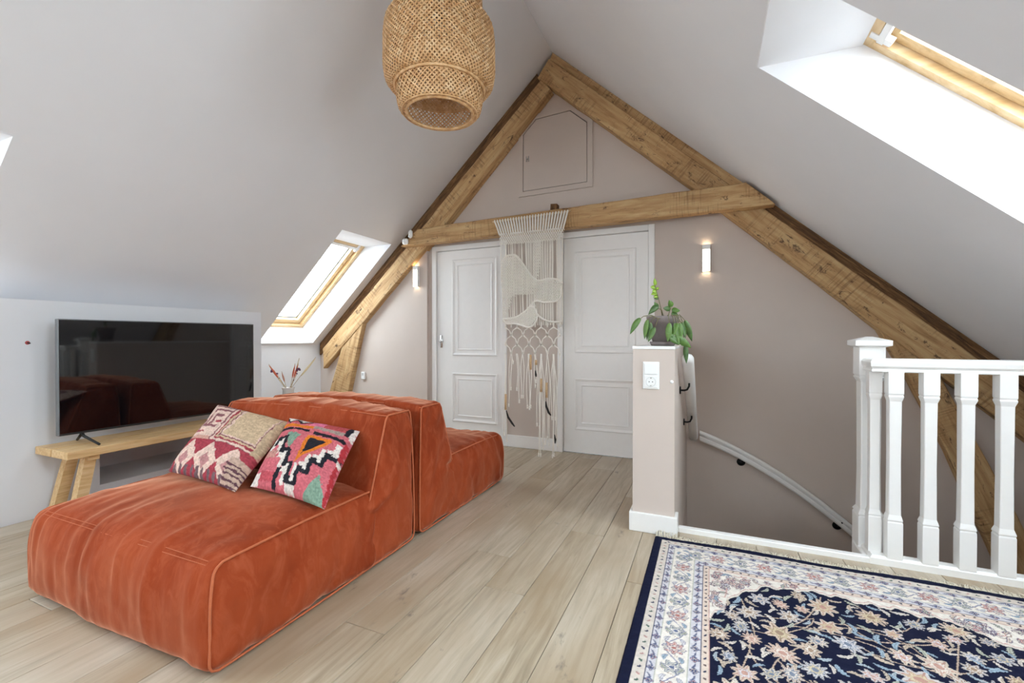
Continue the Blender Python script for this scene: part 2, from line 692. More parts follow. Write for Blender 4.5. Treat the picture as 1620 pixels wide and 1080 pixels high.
def roof_window(idx, side, op):
    """pine roof window set in a lined opening; local frame follows the roof slope"""
    zf, sl = (zl, SL) if side < 0 else (zr, SR)
    y0, y1, xt, xb = op
    w = thing('window_%d' % idx, ((xt + xb) / 2, (y0 + y1) / 2, (zf(xt) + zf(xb)) / 2), kind='structure')
    zt = zf(xt)
    e = Vector((side, 0, -sl)).normalized()                 # down the slope
    n = Vector((side * sl, 0, 1)).normalized()              # outward
    off = .262 if side < 0 else .285                        # frame inner face above the ceiling plane
    # frame corner positions on the plane at offset off
    base = Vector((xt, 0, zt))
    # where a horizontal line from the top edge meets the frame plane
    s_top = off / (sl)                                      # distance along slope so z stays equal
    s_bot = (Vector((xb, 0, zf(xb))) - base).length
    P = lambda s, h: base + e * s + n * h
    t_ = .008
    # white lining boards
    for ya, yb in ((y0, y0 + t_), (y1 - t_, y1)):
        q = [P(0, 0), P(s_top, off), P(s_bot, off), P(s_bot, 0)]
        MB().prism([(a.x, a.z) for a in q], 'y', ya, yb).build('lining', 'ceiling_paint', w)
    d_ = Vector((0, 0, -t_))
    a, b = P(0, 0), P(s_top, off)
    MB().prism([(a.x, a.z), (b.x, b.z), (b.x, b.z - t_), (a.x + side * .004, a.z - t_)], 'y', y0 + t_, y1 - t_).build('lining', 'ceiling_paint', w)
    a, b = P(s_bot, 0), P(s_bot, off)
    a2, b2 = P(s_bot - t_, 0), P(s_bot - t_, off)
    MB().prism([(q.x, q.z) for q in (a, b, b2, a2)], 'y', y0 + t_, y1 - t_).build('lining', 'ceiling_paint', w)

    def bar(name, s0, s1, h0, h1, ya, yb, mat, par=w):
        q = [P(s0, h0), P(s1, h0), P(s1, h1), P(s0, h1)]
        return MB().prism([(v.x, v.z) for v in q], 'y', ya, yb).build(name, mat, par)
    fw = .045
    S0, S1 = s_top, s_bot
    yi0, yi1 = y0 + t_, y1 - t_
    bar('frame', S0, S0 + fw, off, off + .13, yi0, yi1, 'pine')
    bar('frame', S1 - fw, S1, off, off + .13, yi0, yi1, 'pine')
    bar('frame', S0 + fw, S1 - fw, off, off + .13, yi0, yi0 + fw, 'pine_x')
    bar('frame', S0 + fw, S1 - fw, off, off + .13, yi1 - fw, yi1, 'pine_x')
    sw = .055
    g = fw + .006
    h0, h1 = off + .035, off + .11
    sash = bar('sash', S0 + g, S0 + g + sw, h0, h1, yi0 + g, yi1 - g, 'pine')
    bar('sash', S1 - g - sw, S1 - g, h0, h1, yi0 + g, yi1 - g, 'pine')
    bar('sash', S0 + g + sw, S1 - g - sw, h0, h1, yi0 + g, yi0 + g + sw, 'pine_x')
    bar('sash', S0 + g + sw, S1 - g - sw, h0, h1, yi1 - g - sw, yi1 - g, 'pine_x')
    k = g + sw
    bar('gasket', S0 + k, S1 - k, off + .072, off + .08, yi0 + k, yi0 + k + .008, 'gasket')
    bar('gasket', S0 + k, S1 - k, off + .072, off + .08, yi1 - k - .008, yi1 - k, 'gasket')
    bar('gasket', S1 - k - .008, S1 - k, off + .072, off + .08, yi0 + k + .008, yi1 - k - .008, 'gasket')
    bar('pane', S0 + k - .004, S1 - k + .004, off + .082, off + .088, yi0 + k - .004, yi1 - k + .004, 'pane_glass')
    # white ventilation flap along the top, with its two end clips
    bar('ventilation_flap', S0 + fw + .004, S0 + fw + .034, off - .006, off + .03, yi0 + .06, yi1 - .06, 'white_lacquer')
    bar('flap_clip', S0 + .012, S0 + .11, off - .004, off + .02, yi1 - .1, yi1 - .066, 'white_lacquer')
    # blue-rimmed screw cap on the side frame
    c = P(S0 + .16, off + .06)
    mm = MB()
    mm.lathe((0, 0, 0), [(0, .006), (.006, .006), (.009, .004), (.012, 0)], 16)
    mm.rot(Matrix.Translation((c.x, yi1 - fw, c.z)) @ Matrix.Rotation(math.pi / 2, 4, 'X'))
    mm.build('screw_cap', 'gasket', w, True)
    c = P((S0 + S1) / 2, off + .2)
    portal('daylight_portal', (c.x, (y0 + y1) / 2, c.z), -n, (0, 1, 0), S1 - S0 + .2, y1 - y0 + .3)
    return w


for i, (sd, op) in enumerate([(-1, OPL[2]), (-1, OPL[1]), (1, OPR[1]), (-1, OPL[0]), (1, OPR[0])]):  # last two are added roof windows, unseen, there for their light
    roof_window(i + 1, sd, op)

# rear gable (behind the camera) with an unseen window added to bring in more daylight
m = MB()
wx0, wx1, wz0, wz1 = -2.2, -.7, .9, 2.2
m.prism([(KL - .3, -.25), (KL - .3, zl(KL - .3) + .1), (wx0, zl(wx0) + .1), (wx0, -.25)], 'y', BY - .2, BY)
m.prism([(wx0, wz1), (wx0, zl(wx0) + .1), (RX, RZ + .1), (wx1, zr(wx1) + .1), (wx1, wz1)], 'y', BY - .2, BY)
m.box(wx0, wx1, BY - .2, BY, -.25, wz0)
m.prism([(wx1, -.25), (wx1, zr(wx1) + .1), (KR + .3, zr(KR + .3) + .1), (KR + .3, -.25)], 'y', BY - .2, BY)
tag(m.build('wall_rear', 'wall_paint'), kind='structure')
w = thing('window_6', ((wx0 + wx1) / 2, BY - .1, wz0), kind='structure')
for a, b, c, d in ((wx0, wx1, wz0, wz0 + .07), (wx0, wx1, wz1 - .07, wz1), (wx0, wx0 + .07, wz0 + .07, wz1 - .07), (wx1 - .07, wx1, wz0 + .07, wz1 - .07),
                   (RX - .2, RX - .13, wz0 + .07, wz1 - .07)):
    MB().box(a, b, BY - .15, BY - .08, c, d, .004).build('frame', 'white_lacquer', w)
MB().box(wx0 + .07, wx1 - .07, BY - .12, BY - .112, wz0 + .07, wz1 - .07).build('pane', 'pane_glass', w)
portal('daylight_portal', ((wx0 + wx1) / 2, BY - .3, (wz0 + wz1) / 2), (0, 1, 0), (0, 0, 1), wx1 - wx0, wz1 - wz0)

# ------------------------------------------------------------------ doors


def moulding_ring(x0, x1, z0, z1, y, w, d):
    """raised picture-frame moulding on a door face, front towards -Y"""
    m = MB()
    for k, (off, yy) in enumerate(((0, y), (w * .25, y - d), (w * .75, y - d * .7), (w, y))):
        pass
    prof = [(0, y + .002), (0, y - d * .6), (w * .3, y - d), (w * .65, y - d * .55), (w, y - d * .2), (w, y + .002)]
    ring = lambda o: [(x0 + o, z0 + o), (x1 - o, z0 + o), (x1 - o, z1 - o), (x0 + o, z1 - o)]
    v, f = [], []
    for o, yy in prof:
        v += [(x, yy, z) for x, z in ring(o)]
    for i in range(len(prof) - 1):
        for k in range(4):
            f.append((i * 4 + k, i * 4 + (k + 1) % 4, i * 4 + 4 + (k + 1) % 4, i * 4 + 4 + k))
    return m.add(v, f)


def door(idx, D, leaf, panels, handle):
    x0, x1, zt = D
    d = thing('door_%d' % idx, ((x0 + x1) / 2, GY, 0), kind='structure')
    cw = .055
    for a, b, c, e in ((x0, x0 + cw, 0, zt), (x1 - cw, x1, 0, zt), (x0 + cw, x1 - cw, zt - cw, zt)):
        MB().box(a, b, GY - .014, GY + .1, c, e, .004).build('casing', 'door_white', d)
    lx0, lx1, lz = x0 + cw + .004, x1 - cw - .004, zt - cw - .004
    lf = MB().box(lx0, lx1, GY + .012, GY + .052, .008, lz, .002).build('leaf', 'door_white', d)
    for (pa, pb, pc, pd) in panels:
        p = moulding_ring(pa, pb, pc, pd, GY + .012, .03, .012).build('panel_moulding', 'door_white', lf)
        moulding_ring(pa + .062, pb - .062, pc + .062, pd - .062, GY + .012, .016, .008).build('panel_moulding', 'door_white', lf)
    if handle:
        hx, hz = handle
        m = MB()
        m.box(hx - .016, hx + .016, GY + .004, GY + .0125, hz - .07, hz + .07, .003)
        m.tube([(hx, GY + .006, hz), (hx, GY - .03, hz)], .008, 10)
        m.tube([(hx, GY - .03, hz), (hx + .02, GY - .036, hz), (hx + .05, GY - .036, hz - .002)], .009, 10)
        m.build('handle', 'chrome', d, True)
    # dark-coloured sheet standing in for the shade behind the leaf
    MB().box(x0, x1, GY + .1, GY + .11, 0, zt).build('darkness_sheet', 'subfloor', d)
    return d


door(1, D1, None, [(-2.64, -2.08, .952, 2.02), (-2.64, -2.08, .214, .757)], (-2.785, 1.107))
door(2, D2, None, [(-1.225, -.632, 1.0, 2.0), (-1.225, -.632, .235, .745)], None)

# baseboards
tag(MB().box(D1[1], D2[0], GY - .016, GY, 0, .125, .003).build('baseboard_back', 'door_white'), kind='structure')
tag(MB().box(KL, D1[0] - .05, GY - .06, GY - .044, 0, .1, .003).build('baseboard_back_alcove', 'door_white'), kind='structure')

# ------------------------------------------------------------------ half wall beside the stairs
hw = thing('wall_half', (-.3, 3.5, 0), kind='structure')
MB().box(-.418, -.182, 2.752, GY, -.01, 1.082).box(-.2, -.182, 2.83, GY, -.26, -.01).build('body', 'wall_paint', hw)
MB().box(-.421, -.179, 2.748, GY, 1.082, 1.100, .002).build('cap_board', 'white_lacquer', hw)
bb = thing('baseboard_half_wall', (-.3, 2.74, 0), kind='structure')
MB().box(-.436, -.164, 2.732, 2.752, 0, .112, .003).build('board', 'white_lacquer', bb)
MB().box(-.436, -.418, 2.752, GY - .02, 0, .112, .003).build('board', 'white_lacquer', bb)
MB().box(-.182, -.164, 2.752, 2.84, 0, .112, .003).build('board', 'white_lacquer', bb)
# white nosing board along the stairwell edge
tag(MB().box(-.164, .757, 2.822, 2.862, -.22, .028, .004).build('trim_1', 'white_lacquer'), kind='structure')
tag(MB().box(.735, .775, 2.862, 3.06, -.22, .02, .004).build('trim_2', 'white_lacquer'), kind='structure')
tag(MB().box(.775, KR, 2.83, 2.862, -.25, -.001, .002).build('trim_3', 'white_lacquer'), kind='structure')
# winding stair: treads drop towards the far wall, then to the right
st = thing('staircase', (.3, 3.6, -2.7), 'pale wooden winding stair sunk in the stairwell below floor level', 'staircase')
for k in range(4):
    z = -.2 - .19 * k
    MB().box(-.17, .72, 2.87 + .24 * k, 2.87 + .24 * (k + 1) + .03, z - .04, z, .004).build('tread', 'stair_wood', st)
for k in range(5):
    z = -.98 - .2 * k
    MB().box(-.1 + .36 * k, -.1 + .36 * (k + 1) + .03, 3.6, GY - .01, z - .04, z, .004).build('tread', 'stair_wood', st)

# ------------------------------------------------------------------ roof truss of old timber
truss = thing('roof_truss', (RX, 4.27, .2), 'rough honey-brown timber roof truss with collar beam against the far gable wall', 'roof truss')


def resample(poly, step):
    out = []
    n = len(poly)
    for i in range(n):
        a, b = np.array(poly[i], float), np.array(poly[(i + 1) % n], float)
        L = np.linalg.norm(b - a)
        k = max(1, int(L / step))
        for q in range(k):
            out.append(a + (b - a) * q / k)
    return np.array(out)


def beam(name, poly, y0, y1, mat='old_timber', rough=.004, seed=1, axis=None, parent=truss):
    """poly (x,z) with a long axis; object is turned so local X runs along the beam"""
    c = np.mean(np.array(poly), 0)
    if axis is None:
        L = [(np.linalg.norm(np.array(poly[(i + 1) % len(poly)]) - np.array(poly[i])), i) for i in range(len(poly))]
        i = max(L)[1]
        d = np.array(poly[(i + 1) % len(poly)]) - np.array(poly[i])
    else:
        d = np.array(axis, float)
    th = math.atan2(d[1], d[0])
    q = resample(poly, .06) - c
    ca, sa = math.cos(th), math.sin(th)
    loc = np.stack([q[:, 0] * ca + q[:, 1] * sa, -q[:, 0] * sa + q[:, 1] * ca], 1)
    n = len(loc)
    nx = fbm(np.stack([loc[:, 0] * 5, loc[:, 1] * 5, np.full(n, seed * 3.1)], 1), 3, seed)
    ctr = np.zeros(2)
    # outward direction by neighbours
    tan = np.roll(loc, -1, 0) - np.roll(loc, 1, 0)
    nor = np.stack([tan[:, 1], -tan[:, 0]], 1)
    nor /= np.linalg.norm(nor, axis=1)[:, None] + 1e-9
    area = .5 * np.sum(loc[:, 0] * np.roll(loc[:, 1], -1) - np.roll(loc[:, 0], -1) * loc[:, 1])
    if area < 0:
        nor = -nor
    loc = loc + nor * (nx * rough)[:, None]
    ch = .007
    ym = (y0 + y1) / 2
    m = MB()
    v, f = [], []
    for (yy, ins) in ((y0, ch), (y0 + ch, 0), (y1, 0)):
        for k in range(n):
            p = loc[k] - nor[k] * ins
            v.append((p[0], yy - ym, p[1]))
    for r in range(2):
        for k in range(n):
            f.append((r * n + k, r * n + (k + 1) % n, r * n + n + (k + 1) % n, r * n + n + k))
    f.append(tuple(range(n)))
    f.append(tuple(range(2 * n, 3 * n)))
    m.add(v, f)
    o = m.build(name, mat, None, False, origin=(0, 0, 0))
    o.parent = parent
    o.location = Vector((c[0], ym, c[1])) - wloc(parent)
    o.rotation_euler = (0, -th, 0)
    return o


TF, TB = 4.21, GY - .002
beam('rafter', [(-1.575, 3.735), (-1.427, 3.604), (-.135, 2.448), (1.15, 1.241), (2.33, .13), (2.33, .44), (1.691, 1.04), (.16, 2.437), (-1.455, 3.897)], TF, TB, seed=2, axis=(1, -.91))
beam('rafter', [(-4.447, .762), (-3.796, 1.339), (-2.924, 2.154), (-2.667, 2.376), (-1.44, 3.60), (-1.535, 3.715), (-2.949, 2.393), (-3.191, 2.164), (-4.46, 1.01)], TF + .004, TB, seed=5, axis=(1, .92))
beam('rafter_strip', [(-1.5, 3.80), (.16, 2.37), (.42, 2.13), (.42, zr(.42) + .015), (RX, zr(RX) + .0)], 4.24, TB, 'old_timber', .002, 7, axis=(1, -.91))
beam('rafter_strip', [(.42, 2.13), (1.69, .97), (2.33, .37), (2.33, zr(2.33) + .015), (.42, zr(.42) + .015)], 4.25, TB, 'dark_timber', .003, 9, axis=(1, -.91))
beam('rafter_strip', [(-4.56, .93), (-3.2, 2.1), (-1.53, 3.66), (-1.60, zl(-1.6) + .0), (-3.1, zl(-3.1) + .02), (-4.56, zl(-4.56) + .01)], 4.262, TB, 'dark_timber', .002, 8, axis=(1, .92))
# collar beam in front of the rafters, its ends cut to the roof slope
beam('collar_beam', [(-3.165, 2.172), (.473, 2.211), (.268, 2.409), (-2.938, 2.345)], 4.10, TF, seed=11, axis=(1, .012))
# braces
beam('brace', [(-4.35, .49), (-4.48, .30), (-4.15, .18), (-4.04, .5), (-3.815, 1.325), (-3.93, 1.36), (-4.16, 1.02)], TF + .012, TB, seed=13, axis=(.3, 1))
beam('brace', [(1.165, 1.235), (1.365, .839), (1.585, .315), (1.845, -.39), (2.12, -1.15), (2.33, -1.0), (1.93, -.02), (1.728, .447), (1.552, .846), (1.33, 1.2)], TF + .03, TB, seed=17, axis=(.45, -1), mat='old_timber')
beam('peg', [(-1.41, 2.37), (-1.345, 2.37), (-1.345, 2.435), (-1.405, 2.44)], 4.12, 4.2, 'dark_timber', .002, 19, axis=(0, 1))

# loft hatch in the gable
h = thing('loft_hatch', (-1.43, GY, 2.6), 'clipped-corner painted loft hatch high in the gable above the collar beam', 'hatch')
o_ = [(-1.823, 2.612), (-1.042, 2.621), (-1.045, 3.279), (-1.246, 3.457), (-1.645, 3.436), (-1.823, 3.272)]
i_ = [(-1.775, 2.662), (-1.096, 2.670), (-1.097, 3.254), (-1.27, 3.405), (-1.632, 3.388), (-1.775, 3.25)]
v = [(x, y, z) for y in (GY - .016, GY + .001) for x, z in o_] + [(x, y, z) for y in (GY - .016, GY + .001) for x, z in i_]
f = []
for k in range(6):
    j = (k + 1) % 6
    f += [(k, j, 12 + j, 12 + k), (k, j, 6 + j, 6 + k), (12 + k, 12 + j, 18 + j, 18 + k)]
MB().add(v, f).build('frame', 'wall_paint', h)
c = np.mean(np.array(i_), 0)
sh = [tuple(c + (np.array(q) - c) * (1 - .007 / np.linalg.norm(np.array(q) - c) * 1.25)) for q in i_]
MB().prism(sh, 'y', GY - .012, GY + .001).build('panel', 'wall_paint', h)
m = MB()
for dx in (-.012, .012):
    m.box(-1.722 + dx - .004, -1.722 + dx + .004, GY - .02, GY - .0125, 2.965, 3.022, .002)
m.box(-1.734, -1.71, GY - .022, GY - .0125, 2.988, 2.999, .002)
m.build('latch', 'chrome', h)
plain('shadow_gap', srgb(92, 84, 80), .9, .02, 10)
MB().prism(i_, 'y', GY - .003, GY).build('gap', 'shadow_gap', h)

# ------------------------------------------------------------------ stair handrails
hr = thing('handrail', (-.12, 3.6, .6), 'white handrail on black brackets running down beside the half wall', 'handrail')
A, B = Vector((-.122, 2.97, 1.04)), Vector((-.122, 4.22, .29))
d = (B - A).normalized()
up = Vector((1, 0, 0)).cross(d)
if up.z < 0:
    up = -up
prof = [(-.034, -.02), (-.036, .004), (-.026, .02), (0, .026), (.026, .02), (.036, .004), (.034, -.02), (.02, -.034), (-.02, -.034)]
v, f = [], []
n = len(prof)
rings = [(0, .3), (.01, .75), (.03, .97), (.05, 1), ((B - A).length, 1)]
for s, sc in rings:
    for a, b in prof:
        v.append(A + d * s + Vector((a * sc, 0, 0)) + up * b * sc)
for r in range(len(rings) - 1):
    for k in range(n):
        f.append((r * n + k, r * n + (k + 1) % n, (r + 1) * n + (k + 1) % n, (r + 1) * n + k))
f += [tuple(range(n)), tuple(range((len(rings) - 1) * n, len(rings) * n))]
smooth_by_angle(MB().add(v, f).build('rail', 'white_lacquer', hr), 50)


def bracket(parent, wall, rail):
    m = MB()
    wall, rail = Vector(wall), Vector(rail)
    n_ = (rail - wall)
    n_.z = 0
    n_.normalize()
    m.tube([wall, wall + n_ * .008], .026, 16)
    mid = Vector((rail.x, rail.y, wall.z)) - n_ * .012
    m.tube([wall + n_ * .004, wall.lerp(mid, .6), mid + Vector((0, 0, .006)), Vector((rail.x, rail.y, wall.z + .03)), rail], .0065, 8)
    return m.build('bracket', 'black_metal', parent, True)


for s in (.22, .62):
    p = A + d * (s * (B - A).length) - up * .034
    bracket(hr, (-.181, p.y, p.z - .05), p)

hr2 = thing('handrail', (.5, 4.28, .0), 'white moulded handrail sloping down the taupe gable wall in the stairwell', 'handrail')
pts = []
for k in range(15):
    u = k / 14
    x = -.074 + u * 1.42
    z = .287 - .3265 * (x + .074) - .239 * (x + .074) ** 2
    pts.append((x, z))
prof = [(0, -.045), (-.012, -.045), (-.022, -.03), (-.022, -.012), (-.014, -.004), (-.014, .006), (-.03, .014), (-.034, .03), (-.024, .044), (0, .045)]
v, f = [], []
n = len(prof)
for (x, z) in pts:
    for a, b in prof:
        v.append((x, 4.29 + a, z + b))
for r in range(len(pts) - 1):
    for k in range(n):
        f.append((r * n + k, r * n + (k + 1) % n, (r + 1) * n + (k + 1) % n, (r + 1) * n + k))
f += [tuple(range(n)), tuple(range((len(pts) - 1) * n, len(pts) * n))]
MB().add(v, f).build('rail', 'white_lacquer', hr2)
for x, z in ((.255, .078), (.945, -.356)):
    m = MB()
    m.lathe((0, 0, 0), [(0, .016), (.02, .015), (.03, .008), (.034, 0)], 20)
    m.rot(Matrix.Translation((x, GY, z)) @ Matrix.Rotation(math.pi / 2, 4, 'X'))
    m.tube([(x, GY - .012, z), (x + .01, GY - .035, z + .012), (x + .02, 4.275, z + .05)], .007, 8)
    m.build('bracket', 'black_metal', hr2, True)

# ------------------------------------------------------------------ balustrade
RY = 2.852
bal = thing('balustrade', (1.3, RY, 0), 'white turned-block balustrade with square newel guarding the stairwell', 'balustrade')


def post(name, cx, cy, z0, z1, w, top, bot, par, cap=False):
    """square post: wide blocks at both ends, slimmer chamfered shaft between with small neck mouldings"""
    a = w / 2
    s = a * .80
    nk = a * .92
    prof = [(a, z0), (a, z0 + bot - .02), (nk, z0 + bot - .012), (a, z0 + bot - .006), (a * .97, z0 + bot), (s, z0 + bot + .02),
            (s * .94, (z0 + z1) / 2), (s, z1 - top - .02), (a * .97, z1 - top), (a, z1 - top + .006), (nk, z1 - top + .012), (a, z1 - top + .02), (a, z1)]
    v, f = [], []
    for r, z in prof:
        c = r * .88 if r < a * .9 else r * .97
        v += [(cx + x, cy + y, z) for x, y in ((-c, -r), (c, -r), (r, -c), (r, c), (c, r), (-c, r), (-r, c), (-r, -c))]
    for i in range(len(prof) - 1):
        for k in range(8):
            f.append((i * 8 + k, i * 8 + (k + 1) % 8, i * 8 + 8 + (k + 1) % 8, i * 8 + 8 + k))
    f += [tuple(range(8))[::-1], tuple((len(prof) - 1) * 8 + k for k in range(8))]
    return MB().add(v, f).build(name, 'white_lacquer', par)


nw = post('newel_post', .80, 3.03, -.22, 1.10, .115, .17, .42, bal)
m = MB()
cx, cy, a = .80, 3.03, .08
v = []
for r, z in ((.06, 1.10), (a, 1.108), (a, 1.135), (.012, 1.156)):
    v += [(cx + x * r, cy + y * r, z) for x, y in ((-1, -1), (1, -1), (1, 1), (-1, 1))]
f = [(0, 1, 2, 3), (12, 13, 14, 15)]
for i in range(3):
    for k in range(4):
        f.append((i * 4 + k, i * 4 + (k + 1) % 4, i * 4 + 4 + (k + 1) % 4, i * 4 + 4 + k))
m.add(v, f).build('newel_cap', 'white_lacquer', bal)
# base rail and handrail with the mitred return to the newel
RX0 = .787
base_pr = [(-.033, .0), (-.033, .032), (-.022, .044), (.022, .044), (.033, .032), (.033, .0)]
rail_pr = [(-.022, 0), (-.03, .004), (-.03, .012), (-.024, .018), (-.034, .03), (-.036, .05), (-.028, .064), (-.01, .07), (.01, .07), (.028, .064), (.036, .05), (.034, .03), (.024, .018), (.03, .012), (.03, .004), (.022, 0)]


def sweep_L(prof, z0, name):
    v, f = [], []
    n = len(prof)
    for a, b in prof:
        v.append((RX0 + a, 2.985, z0 + b))
    for a, b in prof:
        v.append((RX0 + a, RY + a, z0 + b))
    for a, b in prof:
        v.append((KR, RY + a, z0 + b))
    for r in range(2):
        for k in range(n):
            f.append((r * n + k, r * n + (k + 1) % n, (r + 1) * n + (k + 1) % n, (r + 1) * n + k))
    f += [tuple(range(n)), tuple(range(2 * n, 3 * n))]
    return MB().add(v, f).build(name, 'white_lacquer', bal)


sweep_L(base_pr, .0, 'base_rail')
sweep_L(rail_pr, .975, 'handrail')
src = None
for k, x in enumerate([RX0 + .002] + [.856 + .138 * q for q in range(0, 11)]):
    if k == 0:
        post('baluster', x, 2.905, .04, .98, .056, .13, .2, bal)
    elif src is None:
        src = post('baluster', x, RY, .04, .98, .063, .13, .2, bal)
        x_src = x
    else:
        o = src.copy()
        col.objects.link(o)
        o.location = src.location + Vector((x - x_src, 0, 0))

# ================================================================== SOFA MODULES


class Puff:
    def __init__(s, half, r, warp, puff=(0, 0, 0), fold=None):
        s.h, s.r, s.warp, s.puff, s.fold = np.array(half, float), r, warp, puff, fold

    def pt(s, inner, d):
        p = inner + s.r * d
        q = p / s.h
        qc = np.clip(q, -1, 1)
        out = p.copy()
        for a in range(3):
            b, c = (a + 1) % 3, (a + 2) % 3
            out[:, a] += np.sign(qc[:, a]) * np.abs(qc[:, a]) ** 3 * s.puff[a] * (1 - qc[:, b] ** 2) ** .7 * (1 - qc[:, c] ** 2) ** .7
        return s.warp(out, qc)

    def surf(s, dens=.022):
        keyed, verts, faces = {}, [], []
        h = s.h
        inner_all, dir_all = [], []

        def axis_pts(a):
            n = max(6, int(2 * h[a] / dens))
            t = np.linspace(-1, 1, n + 1)
            return np.sin(t * math.pi / 2) * .35 + t * .65
        A = [axis_pts(a) for a in range(3)]
        for a in range(3):
            b, c = (a + 1) % 3, (a + 2) % 3
            for sg in (-1, 1):
                idx = np.zeros((len(A[b]), len(A[c])), int)
                for i, u in enumerate(A[b]):
                    for j, w in enumerate(A[c]):
                        cc = [0, 0, 0]
                        cc[a], cc[b], cc[c] = sg, u, w
                        k = tuple(round(q, 5) for q in cc)
                        if k not in keyed:
                            keyed[k] = len(inner_all)
                            p = np.array(cc) * h
                            inn = np.clip(p, -(h - s.r), h - s.r)
                            dd = p - inn
                            L = np.linalg.norm(dd)
                            inner_all.append(inn)
                            dir_all.append(dd / L)
                        idx[i, j] = keyed[k]
                for i in range(len(A[b]) - 1):
                    for j in range(len(A[c]) - 1):
                        q = (idx[i, j], idx[i + 1, j], idx[i + 1, j + 1], idx[i, j + 1])
                        faces.append(q if sg > 0 else q[::-1])
        I, D = np.array(inner_all), np.array(dir_all)
        P = s.pt(I, D)
        F = np.array(faces)
        N = np.zeros_like(P)
        fn = np.cross(P[F[:, 1]] - P[F[:, 0]], P[F[:, 2]] - P[F[:, 0]])
        for k in range(4):
            np.add.at(N, F[:, k], fn)
        N /= np.linalg.norm(N, axis=1)[:, None] + 1e-12
        if s.fold is not None:
            P = P + N * s.fold(P, N, (I + s.r * D) / h)[:, None]
        return P, faces

    def edge_loop(s, axis, sg, out=.003):
        """seam loop round the face `axis`=sg, along its rounded edge"""
        b, c = (axis + 1) % 3, (axis + 2) % 3
        n = 24
        I, D = [], []
        hb, hc, r = s.h[b], s.h[c], s.r
        seq = []
        for t_ in np.linspace(-1, 1, n, endpoint=False): seq.append((t_, -1))
        for t_ in np.linspace(-1, 1, n, endpoint=False): seq.append((1, t_))
        for t_ in np.linspace(1, -1, n, endpoint=False): seq.append((t_, 1))
        for t_ in np.linspace(1, -1, n, endpoint=False): seq.append((-1, t_))
        for u, w in seq:
            p = np.zeros(3)
            p[axis], p[b], p[c] = sg * s.h[axis], u * hb, w * hc
            inn = np.clip(p, -(s.h - r), s.h - r)
            e = p - inn
            e[axis] = 0
            L = np.linalg.norm(e)
            e = e / L if L > 1e-9 else e
            e[axis] = sg
            I.append(inn)
            D.append(e / np.linalg.norm(e) * (1 + out / r))
        return s.pt(np.array(I), np.array(D))


